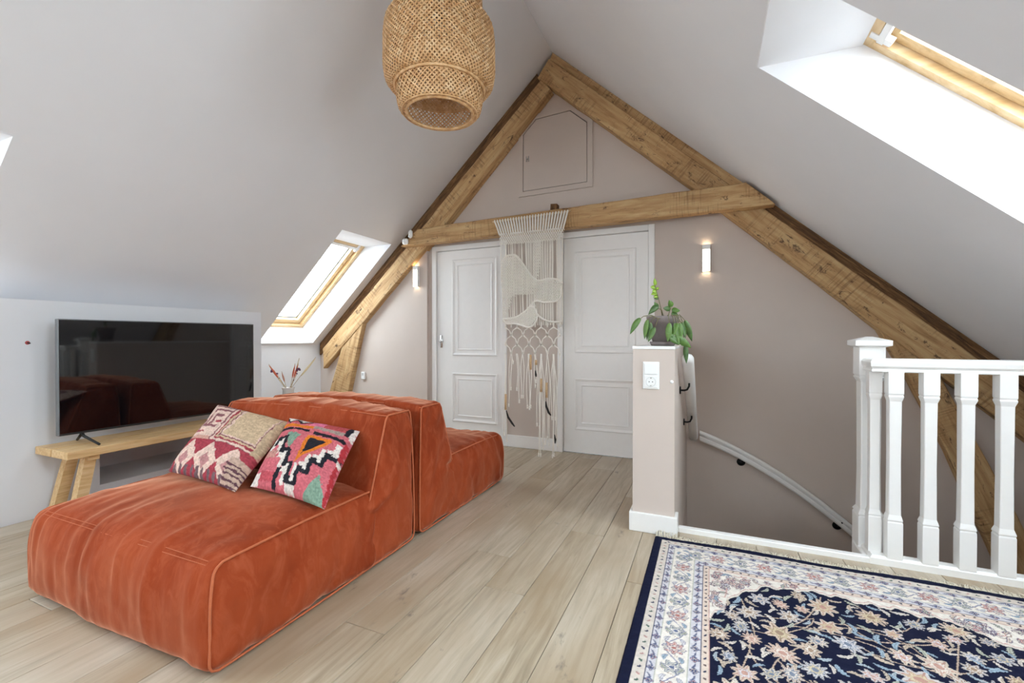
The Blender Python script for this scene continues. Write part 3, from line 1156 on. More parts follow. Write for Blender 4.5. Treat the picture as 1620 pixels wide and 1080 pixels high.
def sofa(name, y_sign, y_mid, label, seed):
    """chaise module: seat block running away from a leaning back block; y_sign -1 = seat towards the camera"""
    x0, x1 = -2.765, -1.522
    cx, hx = (x0 + x1) / 2, (x1 - x0) / 2
    root = thing(name, (cx, y_mid + y_sign * .55, 0), label, 'sofa', 'back-to-back chaise modules')
    Yw = lambda d: y_mid + y_sign * d                       # d = distance from the back plane
    # seat block: d from .36 to 1.12
    d0, d1 = .33, 1.16
    zb, zt = .014, .392

    def warp_seat(p, q):
        o = np.empty_like(p)
        o[:, 0] = cx + p[:, 0] * (1 + .012 * (1 - q[:, 2] ** 2)) - np.sign(q[:, 0]) * .012 * (q[:, 2] > .2) * q[:, 2] ** 2
        dd = (d0 + d1) / 2 + p[:, 1] - .03 * np.maximum(q[:, 1], 0) * np.maximum(q[:, 2], 0) ** 2
        o[:, 1] = Yw(dd)
        o[:, 2] = (zb + zt) / 2 + p[:, 2] - .012 * np.maximum(q[:, 1], 0) * np.maximum(q[:, 2], 0)
        return o

    def fold_seat(P, N, q):
        X, D_, Z = P[:, 0], (P[:, 1] - y_mid) * y_sign, P[:, 2]
        f = np.zeros(len(P))
        front = np.clip(np.maximum(q[:, 1], 0), 0, 1) ** 2
        f += .0065 * (.35 + .65 * np.clip(q[:, 2] + .6, 0, 1)) * front * fbm(np.stack([X * 26, D_ * 4 + Z * 2.5, np.full_like(X, seed)], 1), 3, seed)
        f += .006 * fbm(np.stack([X * 7, D_ * 6, Z * 6 + seed], 1), 3, seed + 3)
        side = np.abs(q[:, 0]) ** 6
        f += .008 * side * fbm(np.stack([D_ * 13 + Z * 5, Z * 4 - D_ * 3, np.full_like(X, seed + 2)], 1), 3, seed + 5)
        top = (q[:, 2] > .9)
        f += .006 * top * fbm(np.stack([X * 3 + D_ * 1.5, D_ * 2.0, np.full_like(X, seed + 9)], 1), 2, seed + 6)
        return f
    seat = Puff((hx, (d1 - d0) / 2, (zt - zb) / 2), .042, warp_seat, (.018, .026, .06), fold_seat)
    P, F = seat.surf(.015)
    so = MB().add(P, F).build('seat', 'velvet', root, True)
    # back block: d from .0 (back plane) to slanted front
    zbt = .752

    def warp_back(p, q):
        o = np.empty_like(p)
        u = (p[:, 1] / .225 + 1) / 2                         # 0 back, 1 front
        z = (zb + zbt) / 2 + p[:, 2]
        tz = (z - zb) / (zbt - zb)
        front = .50 - .255 * tz
        back = .012 + .03 * tz ** 2
        dd = back + (front - back) * u
        o[:, 0] = cx + p[:, 0] * (1 - .012 * tz)
        o[:, 1] = Yw(dd)
        o[:, 2] = z + .018 * (1 - q[:, 0] ** 2) * np.maximum(q[:, 2], 0)
        return o

    def fold_back(P, N, q):
        X, D_, Z = P[:, 0], (P[:, 1] - y_mid) * y_sign, P[:, 2]
        f = .004 * fbm(np.stack([X * 5, D_ * 5, Z * 5 + seed], 1), 3, seed + 11)
        up = np.maximum(q[:, 2], 0) ** 3
        f += .009 * up * fbm(np.stack([X * 18, D_ * 3, Z * 3], 1), 3, seed + 12) * (1 - np.abs(q[:, 0]) ** 6)
        side = np.abs(q[:, 0]) ** 6
        f += .010 * side * fbm(np.stack([D_ * 9 - Z * 7, Z * 3 + D_ * 3, np.full_like(X, seed)], 1), 3, seed + 15)
        f -= .03 * side * np.exp(-((Z - .31 - (D_ - .4) * -.35) / .022) ** 2) * np.clip((D_ - .15) / .25, 0, 1)
        return f
    back = Puff((hx + .004, .225, (zbt - zb) / 2), .042, warp_back, (.02, .022, .012), fold_back)
    P, F = back.surf(.015)
    bo = MB().add(P, F).build('backrest', 'velvet', root, True)
    # piped seams
    for sg in (-1, 1):
        L = seat.edge_loop(0, sg, .010)
        keep = L
        MB().tube([tuple(p) for p in keep], .0048, 6, True).build('piping', 'velvet_piping', so, True)
        L = back.edge_loop(0, sg, .007)
        MB().tube([tuple(p) for p in L], .0048, 6, True).build('piping', 'velvet_piping', bo, True)
    L = back.edge_loop(2, 1, .001)
    MB().tube([tuple(p) for p in L], .003, 5, True).build('piping', 'velvet_piping', bo, True)
    # twin stitching along the seat front
    n = 60
    for k in (0, 1):
        I = np.array([[t_ * (hx - .05), seat.h[1] - .042, seat.h[2] - .042] for t_ in np.linspace(-1, 1, n)])
        a = math.radians(38 + 14 * k)
        D = np.array([[0, math.cos(a), math.sin(a)]] * n)
        Q = seat.pt(I, D * 1.09)
        MB().tube([tuple(p) for p in Q], .0013, 4).build('stitching', 'velvet_piping', so)
    for dx in (-.45, .45):
        for dd in (.14, .98):
            MB().lathe((cx + dx, Yw(dd), 0), [(0, 0), (.028, 0), (.032, .05), (0, .05)], 16).build('foot', 'dark_plastic', root, True)
    return root


sofa('chaise_sofa', -1, 2.112, 'rust-orange velvet chaise module with two kilim cushions, seat facing the viewer', 1)
sofa('chaise_sofa', 1, 2.128, 'rust-orange velvet chaise module behind the other, seat facing the doors', 31)

# ------------------------------------------------------------------ cushions
RGB = lambda *c: np.array(srgb(*c)[:3])


def pillow(name, BL, BR, TR, TL, thick, colfn, label, seed):
    """woven cushion spanned by four corners (front face seen), with colour worked in rows"""
    BL, BR, TR, TL = [np.array(v, float) for v in (BL, BR, TR, TL)]
    nrm = np.cross(BR - BL, TL - BL)
    nrm /= np.linalg.norm(nrm)
    root = thing(name, tuple((BL + BR) / 2), label, 'cushion', 'woven cushions on the chaise')
    n, m_ = 170, 150
    u, v = np.meshgrid(np.linspace(0, 1, n), np.linspace(0, 1, m_), indexing='ij')
    uu, vv = 2 * u - 1, 2 * v - 1
    prof = np.clip((1 - np.abs(uu) ** 2.6) * (1 - np.abs(vv) ** 2.6), 0, 1) ** .5
    # edges drawn in slightly between the corners
    pu = .5 + uu * .5 * (1 - .045 * (1 - vv ** 2))
    pv = .5 + vv * .5 * (1 - .045 * (1 - uu ** 2))
    base = (BL * ((1 - pu) * (1 - pv))[..., None] + BR * (pu * (1 - pv))[..., None] + TR * (pu * pv)[..., None] + TL * ((1 - pu) * pv)[..., None])
    knot = .0022 * np.sin(v * 2 * math.pi * 46) * np.sin(u * 2 * math.pi * 40 + np.floor(v * 46) * 1.3)
    lump = .010 * fbm(np.stack([u * 3, v * 3, u * 0 + seed], -1), 3, seed)
    c = colfn(u, v)
    c = c * (1 + .22 * fbm(np.stack([u * 60, v * 70, u * 0 + seed], -1), 2, seed + 2))[..., None]
    c = np.clip(c, 0, 1)
    front = base + nrm * ((thick * .62 * prof + (knot + lump) * prof ** .5))[..., None]
    grid_mesh('front', front, 'kilim', root, c)
    back = base - nrm * (thick * .38 * prof)[..., None]
    cb = np.tile(RGB(150, 60, 58), (n, m_, 1))
    grid_mesh('back', back[::-1], 'kilim', root, cb)
    return root


def rectmask(u, v, a, b, c, d):
    return (u >= a) & (u <= b) & (v >= c) & (v <= d)


def col_beige(u, v):
    j = .012 * fbm(np.stack([u * 30, v * 30, u * 0], -1), 2, 5)
    U, V = u + j, v + j * .8
    c = np.tile(RGB(206, 158, 142), u.shape + (1,))
    pink, beige, rasp, dark, mauve, pale = RGB(196, 128, 118), RGB(206, 178, 146), RGB(164, 66, 76), RGB(96, 64, 72), RGB(142, 92, 96), RGB(226, 194, 178)
    # meander panel on the left
    for (a, b, cc, dd, cl) in ((.0, .42, .42, 1., pale), (.04, .36, .93, .97, mauve), (.10, .40, .84, .88, mauve), (.10, .13, .58, .88, mauve), (.10, .30, .56, .60, mauve),
                               (.18, .30, .74, .78, mauve), (.18, .21, .60, .78, mauve), (.24, .33, .64, .68, rasp), (.0, .08, .66, .69, mauve), (.05, .08, .50, .69, mauve), (.0, .2, .47, .5, rasp)):
        c[rectmask(U, V, a, b, cc, dd)] = cl
    # beige field with its striped border
    for k, (ins, cl) in enumerate(((0, mauve), (.02, pale), (.05, rasp), (.075, beige), (.10, mauve), (.115, pale), (.14, beige))):
        c[rectmask(U, V, .36 + ins, 1.0 - ins * .55 - .02, .36 + ins * .9, 1.02)] = cl
    c[rectmask(U, V, .93, 1.0, .30, 1.)] = beige * .92
    # raspberry foot with pale lozenges
    lo = V < .37
    c[lo] = rasp
    lz = lo & ((np.abs(((U * 3.1) % 1) - .5) * .40 + np.abs(V - .16) * 1.05) < .21)
    c[lz] = pale
    lz2 = lo & ((np.abs(((U * 3.1) % 1) - .5) * .40 + np.abs(V - .14) * 1.05) < .09)
    c[lz2] = RGB(186, 132, 130)
    c[lo & (V < .07) & (((U * 12) % 1) < .45)] = RGB(120, 96, 98)
    c[lo & (U > .80) & (V < .26)] = RGB(190, 160, 142)
    c[lo & (U > .78) & (V < .22) & (((V * 22) % 1) < .4)] = dark
    return c


def col_bright(u, v):
    j = .010 * fbm(np.stack([u * 40, v * 40, u * 0], -1), 2, 8)
    U, V = u + j, v + j
    pink, red, black, white, orange, green, hot = RGB(206, 108, 116), RGB(176, 56, 62), RGB(44, 42, 48), RGB(226, 214, 204), RGB(222, 124, 46), RGB(132, 158, 138), RGB(226, 120, 150)
    c = np.tile(pink, u.shape + (1,))
    R = lambda a, b, cc, d, cl: c.__setitem__(rectmask(U, V, a, b, cc, d), cl)
    R(.0, 1., .88, 1., RGB(196, 90, 96))
    z = (V > .84) & (U < .42) & (np.abs(((U * 5.2) % 1) - .5) * .16 + .86 < V)
    c[z] = black
    z = (V > .87) & (U < .42) & (np.abs(((U * 5.2) % 1) - .5) * .16 + .90 < V)
    c[z] = white
    R(.42, .62, .84, .97, hot)
    R(.62, .9, .86, .98, RGB(188, 84, 84))
    R(.9, .96, .82, 1., black)
    R(.96, 1., .78, 1., white)
    R(.0, .52, .78, .84, orange)
    R(.52, .9, .79, .85, RGB(168, 150, 138))
    R(.0, .50, .72, .765, black)
    R(.56, .97, .70, .75, black)
    # triangles
    tri = (V > .44) & (V < .66) & (np.abs(U - .32) < (V - .44) * .5)
    c[tri] = green
    big = (U > .50) & (U < .84) & (V < .68) & (V > .30) & (U - .50 < (V - .28) * .95)
    c[big] = orange
    inn = (U > .55) & (U < .78) & (V < .64) & (V > .40) & (U - .55 < (V - .40) * 1.0)
    c[inn] = black
    # stepped zigzags
    steps = [(.00, .10, .50), (.10, .24, .58), (.24, .36, .42), (.36, .48, .26), (.48, .60, .10), (.60, .72, .22), (.72, .84, .36), (.84, 1.0, .48)]
    for a, b, h_ in steps:
        R(a - .01, b + .01, h_ - .035, h_ + .035, black)
        R(a - .01, b + .01, h_ - .10, h_ - .035, white) if a < .5 else R(a - .01, b + .01, h_ + .035, h_ + .08, white)
    for (a, b, h_), (a2, b2, h2) in zip(steps[:-1], steps[1:]):
        R(b - .025, b + .025, min(h_, h2) - .03, max(h_, h2) + .03, black)
        R(b - .07, b - .025, min(h_, h2) - .06, max(h_, h2) - .0, white) if b < .5 else R(b - .07, b - .025, min(h_, h2), max(h_, h2) + .06, white)
    R(.05, .2, .30, .40, RGB(196, 140, 128))
    R(.0, .1, .0, .12, white)
    R(.1, .3, .05, .14, RGB(190, 84, 92))
    R(.3, .36, .0, .2, black)
    t2 = (V < .26) & (U > .72) & (np.abs(U - .86) < (.26 - V) * .55)
    c[t2] = green
    R(.90, .955, .5, .66, white)
    R(.965, 1., .0, .72, red)
    R(.965, 1., .42, .48, white)
    return c


pillow('cushion', (-2.491, 1.365, 0.477), (-1.942, 1.337, 0.458), (-2.131, 1.809, 0.67), (-2.851, 1.853, 0.722), .115, col_beige,
       'beige and faded pink kilim cushion leaning on the chaise back', 3)
pillow('cushion', (-1.935, 1.404, 0.464), (-1.482, 1.409, 0.426), (-1.664, 1.818, 0.662), (-2.148, 1.796, 0.7), .115, col_bright,
       'bright pink kilim cushion with black and white zigzags and orange triangle', 6)

# ------------------------------------------------------------------ bench and television
b = thing('bench', (-3.72, 2.15, 0), 'pale wooden plank bench under the television', 'bench')
bz0, bz1 = .412, .46
MB().box(-3.915, -3.725, 1.385, 2.95, bz0, bz1, .003).build('board', 'bench_wood', b)
MB().box(-3.712, -3.522, 1.385, 2.95, bz0, bz1, .003).build('board', 'bench_wood', b)
for y in (1.53, 2.8):
    MB().box(-3.88, -3.56, y - .03, y + .03, bz0 - .035, bz0, .002).build('crosspiece', 'bench_wood', b)
for x, s in ((-3.82, -1), (-3.615, 1)):
    for y, sy in ((1.53, -1), (2.80, 1)):
        t_, bt = Vector((x, y, bz0)), Vector((x + s * .02, y + sy * .085, 0))
        a = .03
        v = [(bt.x - a, bt.y - a, 0), (bt.x + a, bt.y - a, 0), (bt.x + a, bt.y + a, 0), (bt.x - a, bt.y + a, 0),
             (t_.x - a, t_.y - a, bz0), (t_.x + a, t_.y - a, bz0), (t_.x + a, t_.y + a, bz0), (t_.x - a, t_.y + a, bz0)]
        MB().add(v, [(0, 1, 2, 3), (4, 5, 6, 7), (0, 1, 5, 4), (1, 2, 6, 5), (2, 3, 7, 6), (3, 0, 4, 7)]).build('leg', 'bench_wood', b)

tv = thing('television', (-3.70, 2.06, .46), 'large flat black television on the plank bench', 'television')
T = Matrix.Translation((-3.695, 2.06, 0)) @ Matrix.Rotation(math.radians(-2.2), 4, 'Z')
hwid = .640


def tvpart(name, x0, x1, y0, y1, z0, z1, mat, bv=.0, par=None):
    m = MB().box(x0, x1, y0, y1, z0, z1, bv)
    m.rot(T)
    return m.build(name, mat, par or tv)


tvpart('casing', -.034, .004, -hwid, hwid, .532, 1.268, 'tv_frame', .003)
scr = tvpart('screen', .003, .0065, -hwid + .006, hwid - .006, .546, 1.262, 'screen', .001)
tvpart('lower_bezel', .003, .0075, -hwid + .004, hwid - .004, .534, .546, 'dark_plastic', .001)
tvpart('rear_housing', -.06, -.034, -.45, .45, .6, 1.0, 'dark_plastic', .01)
for y in (-.52, .52):
    m = MB()
    for s in (-1, 1):
        m.tube([(-.012, y, .535), (-.012 + s * .02, y, .515), (-.012 + s * .15, y + (.03 if y < 0 else -.03), .467)], [.009, .009, .007], 8)
    m.rot(T)
    m.build('stand_foot', 'dark_plastic', tv, True)
cu = bpy.data.curves.new('lettering', 'FONT')
cu.body = 'SAMSUNG'
cu.size = .011
cu.align_x = 'CENTER'
cu.extrude = .0003
tmp = bpy.data.objects.new('lettering_tmp', cu)
col.objects.link(tmp)
bpy.context.view_layer.update()
me = bpy.data.meshes.new_from_object(tmp.evaluated_get(bpy.context.evaluated_depsgraph_get()))
bpy.data.objects.remove(tmp)
me.materials.append(M['chrome'])
lo = bpy.data.objects.new('logo_lettering', me)
col.objects.link(lo)
lo.parent = tv
lo.matrix_local = Matrix.Translation(-wloc(tv)) @ T @ Matrix.Translation((.0078, 0, .5365)) @ Matrix.Rotation(math.pi / 2, 4, 'Z') @ Matrix.Rotation(math.pi / 2, 4, 'X')

# cable hole in the wall beside the television
o = thing('cable_outlet', (WX, 1.278, 1.05), 'small red-rimmed cable hole in the pale wall left of the television', 'cable outlet')
P0 = (WX, 1.36, 1.118)
m = MB().lathe((0, 0, 0), [(.004, .002), (.009, .002), (.012, 0)], 14)
m.rot(Matrix.Translation(P0) @ Matrix.Rotation(math.pi / 2, 4, 'Y'))
plain('red_rim', srgb(170, 70, 70), .6, .1, 40)
m.build('rim', 'red_rim', o, True)
m = MB().tube([(WX - .01, P0[1], P0[2]), (WX + .004, P0[1], P0[2]), (WX + .01, P0[1] + .01, P0[2] - .004)], .004, 8)
m.build('cable_end', 'black_cable', o, True)

# ================================================================== PENDANT LAMP
PX, PY = -1.45, 2.25
pl = thing('pendant_lamp', (PX, PY, 2.45), 'large two-tier woven rattan pendant lamp hanging from the ridge', 'pendant lamp')


def ribbon_shade(prof, N, turn, w, name, par):
    """open diagonal weave on a surface of revolution: two families of flat strips passing over and under"""
    prof = np.array(prof)
    seg = np.linalg.norm(np.diff(prof, axis=0), axis=1)
    s = np.concatenate([[0], np.cumsum(seg)])
    K = 40
    S = np.linspace(0, s[-1], K)
    r = np.interp(S, s, prof[:, 0])
    z = np.interp(S, s, prof[:, 1])
    dS = S[1] - S[0]
    # strips run at 45 degrees: d(angle) = ds / r
    ang = np.concatenate([[0], np.cumsum(dS / (.5 * (r[1:] + r[:-1])))]) * turn
    dr, dz = np.gradient(r), np.gradient(z)
    L = np.sqrt(dr ** 2 + dz ** 2)
    dr, dz = dr / L, dz / L
    m = MB()
    for fam in (1, -1):
        for k in range(N):
            a0 = 2 * math.pi * k / N
            a = a0 + fam * ang
            ca, sa = np.cos(a), np.sin(a)
            nor = np.stack([dz * ca, dz * sa, -dr], 1)
            wav = .0022 * fam * np.cos(ang * N * 1.0 + math.pi * k)
            C = np.stack([r * ca, r * sa, z], 1) + nor * wav[:, None]
            tl = np.stack([dr * ca, dr * sa, dz], 1)          # down the profile
            tc = np.stack([-sa, ca, 0 * sa], 1)
            side = (tl - fam * tc) / math.sqrt(2)
            A_, B_ = C + side * w / 2, C - side * w / 2
            th = nor * .0012
            v = np.concatenate([A_ + th, B_ + th, A_ - th, B_ - th])
            f = []
            for i in range(K - 1):
                f += [(i, i + 1, K + i + 1, K + i), (2 * K + i, 3 * K + i, 3 * K + i + 1, 2 * K + i + 1),
                      (i, 2 * K + i, 2 * K + i + 1, i + 1), (K + i, K + i + 1, 3 * K + i + 1, 3 * K + i)]
            m.add(v + np.array([PX, PY, 0]), f)
    return m.build(name, 'rattan', par)


inner_prof = [(.192, 2.462), (.215, 2.463), (.238, 2.485), (.246, 2.53), (.248, 2.70), (.248, 3.00), (.244, 3.16), (.225, 3.24), (.16, 3.28), (.05, 3.285)]
outer_prof = [(.250, 2.60), (.285, 2.607), (.312, 2.64), (.321, 2.70), (.322, 2.80), (.320, 2.88), (.312, 2.95), (.285, 2.985), (.25, 2.995)]
ish = ribbon_shade(inner_prof, 62, 1.0, .0082, 'inner_shade', pl)
osh = ribbon_shade(outer_prof, 78, 1.0, .0082, 'outer_shade', pl)


def ring(r, z, t_, name, par):
    m = MB().tube([(PX + r * math.cos(a), PY + r * math.sin(a), z) for a in np.linspace(0, 2 * math.pi, 64, endpoint=False)], t_, 8, True)
    return m.build(name, 'rattan', par, True)


ring(.192, 2.462, .009, 'rim', ish)
ring(.215, 2.464, .005, 'rim', ish)
ring(.256, 2.60, .009, 'rim', osh)
ring(.252, 2.996, .007, 'rim', osh)
ring(.05, 3.285, .008, 'rim', ish)
MB().tube([(PX, PY, 3.28), (PX, PY, min(zr(PX), zl(PX)) - .0)], .004, 8).build('cable', 'black_cable', pl, True)
MB().lathe((PX, PY, 0), [(0, 2.98), (.018, 2.98), (.022, 3.0), (.022, 3.06), (.008, 3.08), (.005, 3.29)], 16).build('socket', 'dark_plastic', pl, True)
MB().ball((PX, PY, 2.93), (.045, .045, .058), 16, 10).build('bulb', 'bulb', pl, True)
MB().lathe((PX, PY, 0), [(.05, 3.945), (.05, 3.90), (.03, 3.88), (.004, 3.875)], 20).build('ceiling_rose', 'white_lacquer', pl, True)

# ================================================================== MACRAME
mac = thing('macrame_hanging', (-1.6, 4.06, 0), 'long cream macrame wall hanging draped from the collar beam between the doors', 'wall hanging')
mx_ = lambda a: -1.98 + (a - 50) * .00253
mz_ = lambda a: 2.464 - .002388 * a
rnd = random.Random(7)
YM = 4.068
CR = .0044
NC = 27


def col_x(i, z):
    """x of the i-th cord at height z: fan at the top, drawn in below"""
    u = i / (NC - 1)
    top0, top1 = mx_(52), mx_(352)
    mid0, mid1 = mx_(78), mx_(330)
    t_ = min(1, max(0, (2.33 - z) / .19))
    a, c = top0 + (mid0 - top0) * t_, top1 + (mid1 - top1) * t_
    low = min(1, max(0, (2.1 - z) / 1.2))
    a += .045 * low
    return a + (c - a) * u


MB().tube([(mx_(40), YM + .004, 2.315), (mx_(200), YM + .004, 2.324), (mx_(362), YM + .004, 2.335)], .0085, 10).build('dowel', 'bead', mac, True)
m = MB()
for i in range(NC):
    zt = 2.318 + .018 * i / NC
    x = col_x(i, 2.33)
    m.ball((x, YM - .002, zt), (.008, .013, .014), 6, 4)
    for s in (-.0045, .0045):
        m.tube([(x + s, YM - .008, zt), (col_x(i, 2.25) + s, YM - .006, 2.25), (col_x(i, 2.175) + s, YM - .006, 2.175)], CR, 5)
m.build('top_cords', 'cord', mac, True)
tag(mac.children[-1], kind='stuff')


def knots(m, inside, x0, x1, z0, z1, px=.0235, pz=.019, y=YM, link=True):
    r = 0
    z = z1
    while z > z0:
        x = x0 + (px / 2 if r % 2 else 0)
        while x < x1:
            if inside(x, z):
                m.ball((x, y - .006, z), (.0092, .008, .0082), 6, 4)
                if link:
                    for s in (-1, 1):
                        m.tube([(x, y - .003, z), (x + s * px / 2, y - .001, z - pz)], .0036, 4, cap=False)
            x += px
        z -= pz
        r += 1


m = MB()
knots(m, lambda x, z: col_x(0, z) - .005 < x < col_x(NC - 1, z) + .005, mx_(50), mx_(352), 2.085, 2.18, .0225, .018)
m.build('knot_band', 'cord', mac, True)
tag(mac.children[-1], kind='stuff')
# long vertical cords of the body
m = MB()
for i in range(NC):
    u = i / (NC - 1)
    end = 1.30 if u < .55 else 1.27
    zs = np.linspace(2.09, end, 9)
    for s in (-.0046, .0046):
        if rnd.random() < .2:
            continue
        y = YM + rnd.uniform(-.001, .008)
        m.tube([(col_x(i, z) + s + .0018 * math.sin(z * 9 + i), y, z) for z in zs], CR * .9, 5)
m.build('body_cords', 'cord', mac, True)
tag(mac.children[-1], kind='stuff')


def poly_inside(poly):
    def f(x, z):
        c = False
        n = len(poly)
        for i in range(n):
            (x1_, z1_), (x2_, z2_) = poly[i], poly[(i + 1) % n]
            if (z1_ > z) != (z2_ > z) and x < (x2_ - x1_) * (z - z1_) / (z2_ - z1_) + x1_:
                c = not c
        return c
    return f


Z = lambda pts: [(mx_(a), mz_(b_)) for a, b_ in pts]
panelA = Z([(80, 240), (112, 212), (150, 215), (190, 265), (228, 318), (218, 345), (215, 375), (160, 372), (100, 385), (84, 330)])
panelB = Z([(222, 320), (270, 315), (330, 328), (328, 368), (318, 400), (270, 408), (222, 398)])
panelC = Z([(96, 470), (140, 470), (190, 440), (222, 408), (232, 440), (230, 478), (200, 505), (150, 495), (110, 492)])
strip = Z([(222, 160), (250, 160), (246, 250), (232, 318), (215, 318), (218, 240)])
side = Z([(88, 380), (130, 375), (112, 440), (100, 470), (92, 440)])
for nm, pg, dn in (('knotted_wing', panelA, .020), ('knotted_wing', panelB, .020), ('knotted_wing', panelC, .018), ('knotted_band', strip, .02), ('knotted_band', side, .021)):
    m = MB()
    xs, zs = [p[0] for p in pg], [p[1] for p in pg]
    knots(m, poly_inside(pg), min(xs), max(xs), min(zs), max(zs), dn, dn * .72, YM - .014)
    o = m.build(nm, 'cord', mac, True)
    tag(o, kind='stuff')


def rope(pts, r=.0085):
    P = [Vector((mx_(a), YM - .022, mz_(b_))) for a, b_ in pts]
    # smooth by Catmull-Rom
    out = []
    for i in range(len(P) - 1):
        p0, p1, p2, p3 = P[max(i - 1, 0)], P[i], P[i + 1], P[min(i + 2, len(P) - 1)]
        for q in range(6):
            t_ = q / 6
            out.append(.5 * ((2 * p1) + (p2 - p0) * t_ + (2 * p0 - 5 * p1 + 4 * p2 - p3) * t_ ** 2 + (3 * p1 - p0 - 3 * p2 + p3) * t_ ** 3))
    out.append(P[-1])
    m = MB()
    m.tube(out, r, 8)
    for k in range(0, len(out), 1):
        m.ball(out[k], (r * 1.25, r * 1.2, r * 1.25), 6, 4)
    return m.build('outline_rope', 'cord', mac, True)


rope([(82, 240), (100, 218), (120, 210), (150, 216), (185, 262), (215, 305), (240, 322), (275, 316), (310, 320), (334, 335)])
rope([(330, 350), (328, 380), (312, 404), (270, 410), (228, 402), (205, 425), (180, 446), (150, 465), (118, 470), (94, 472)])
rope([(92, 474), (108, 492), (140, 492), (170, 500), (202, 508), (228, 488), (233, 455), (222, 430), (206, 426)])
rope([(222, 430), (236, 458), (262, 478), (295, 488), (328, 486)])
# diamond lattice and hanging strands
m = MB()
nx = 10
lx = [mx_(98 + (322 - 98) * i / (nx - 1)) for i in range(nx)]
rows = [1.25, 1.175, 1.085, .995]
for r in range(3):
    za, zb_ = rows[r], rows[r + 1]
    for i in range(nx):
        for s in (-1, 1):
            j = i + s
            if 0 <= j < nx and (i + r) % 2 == 0:
                for o2 in (-.006, .006):
                    mid = ((lx[i] + lx[j]) / 2 + s * .012, YM - .002, (za + zb_) / 2 + .01)
                    m.tube([(lx[i] + o2, YM, za), mid, (lx[j] + o2, YM, zb_)], CR, 5)
                m.ball((lx[j], YM - .003, zb_), (.011, .009, .015), 6, 5)
for i in range(nx):
    m.tube([(lx[i], YM, 1.30), (lx[i], YM, 1.25)], .008, 6)
m.build('diamond_lattice', 'cord', mac, True)
tag(mac.children[-1], kind='stuff')
ends = [(95, 960), (103, 985), (112, 840), (122, 770), (130, 660), (150, 770), (158, 820), (166, 800), (176, 800), (190, 840), (200, 845), (208, 838), (222, 755), (228, 735),
        (232, 910), (238, 920), (240, 1045), (246, 1046), (252, 970), (258, 1005), (264, 980), (272, 960), (281, 985), (288, 880), (294, 1040), (300, 1025), (303, 880), (308, 960), (312, 985)]
for k, (a, e) in enumerate(ends):
    x0_, ze = mx_(a), max(mz_(e) + .016, .016)
    i = min(range(nx), key=lambda q: abs(lx[q] - x0_))
    y = YM + rnd.uniform(-.012, .004)
    pts = []
    for t_ in np.linspace(0, 1, 8):
        z = .995 + (ze - .995) * t_
        pts.append((lx[i] + (x0_ - lx[i]) * min(1, t_ * 3) + .006 * math.sin(k * 2.3 + t_ * 5), y, z))
    m = MB().tube(pts, CR, 6)
    m.ball((pts[-1][0], y, pts[-1][2] + .012), (.0085, .0085, .011), 8, 5)
    m.tube([(pts[-1][0], y, pts[-1][2] + .006), (pts[-1][0], y, pts[-1][2] - .014)], [.006, .0085], 6)
    m.build('strand', 'cord', mac, True)
for (a, t_, e) in ((101, 785, 850), (206, 620, 680), (249, 715, 768), (271, 730, 790), (228, 640, 660)):
    MB().tube([(mx_(a), YM - .012, mz_(t_)), (mx_(a), YM - .012, mz_(e))], .0115, 10).build('wood_bead', 'bead', mac, True)
for (pts) in ([(104, 852), (112, 880), (130, 905), (140, 917)], [(268, 805), (270, 825), (280, 850), (288, 860)], [(226, 682), (228, 700), (229, 708)], [(303, 935), (306, 955), (305, 970)]):
    q = [(mx_(a), YM - .014, mz_(b_)) for a, b_ in pts]
    n = len(q)
    m = MB()
    m.tube(q, [.004] + [.011] * (n - 2) + [.006], 8)
    m.build('feather', 'feather', mac, True)

# ================================================================== SMALL WALL FITTINGS
for x, lab in ((-3.075, 'slim white wall lamp with warm glow left of the left door'), (-.026, 'slim white wall lamp with warm glow on the taupe wall above the plant')):
    yw = GY - .045 if x < -2.94 else GY
    s = thing('wall_lamp', (x, yw, 1.73), lab, 'wall lamp', 'slim wall lamps')
    MB().box(x - .033, x + .033, yw - .012, yw, 1.735, 1.968, .003).build('back_plate', 'plastic_white', s)
    m = MB()
    m.box(x - .033, x - .028, yw - .042, yw - .012, 1.735, 1.968)
    m.box(x + .028, x + .033, yw - .042, yw - .012, 1.735, 1.968)
    m.box(x - .028, x + .028, yw - .042, yw - .039, 1.925, 1.968)
    m.build('housing', 'plastic_white', s)
    MB().box(x - .028, x + .028, yw - .038, yw - .012, 1.738, 1.964, .002).build('diffuser', 'lamp_glow', s)

o = thing('motion_sensor', (-3.09, 4.07, 2.18), 'round-cornered white sensor box at the left end of the collar beam', 'sensor')
MB().box(-3.115, -3.045, 4.055, 4.1, 2.18, 2.245, .014).build('housing', 'plastic_white', o, True)
MB().ball((-3.08, 4.056, 2.205), (.014, .008, .014), 12, 8).build('lens', 'plastic_white', o, True)
o = thing('doorbell_chime', (-3.02, 4.07, 2.24), 'tall rounded white chime unit on the collar beam beside a sensor', 'chime')
MB().box(-3.04, -2.985, 4.06, 4.1, 2.243, 2.335, .018).build('housing', 'plastic_white', o, True)
MB().box(-3.018, -3.008, 4.0575, 4.061, 2.262, 2.268, .001).build('button', 'gasket', o)
sw = thing('switch_socket', (-.313, 2.752, .84), 'white light switch above a round socket on the half wall', 'wall switch')
y = 2.752
MB().box(-.360, -.266, y - .009, y, .847, 1.008, .003).build('frame_plate', 'plastic_white', sw)
MB().box(-.351, -.275, y - .014, y - .008, .934, 1.0, .003).build('rocker', 'plastic_white', sw)
m = MB()
m.box(-.351, -.275, y - .0125, y - .008, .855, .927, .003)
sk = m.build('socket_insert', 'plastic_white', sw)
m = MB().lathe((0, 0, 0), [(.0275, .0005), (.0285, .002), (.0265, .002), (.025, -.004), (0, -.004)], 24)
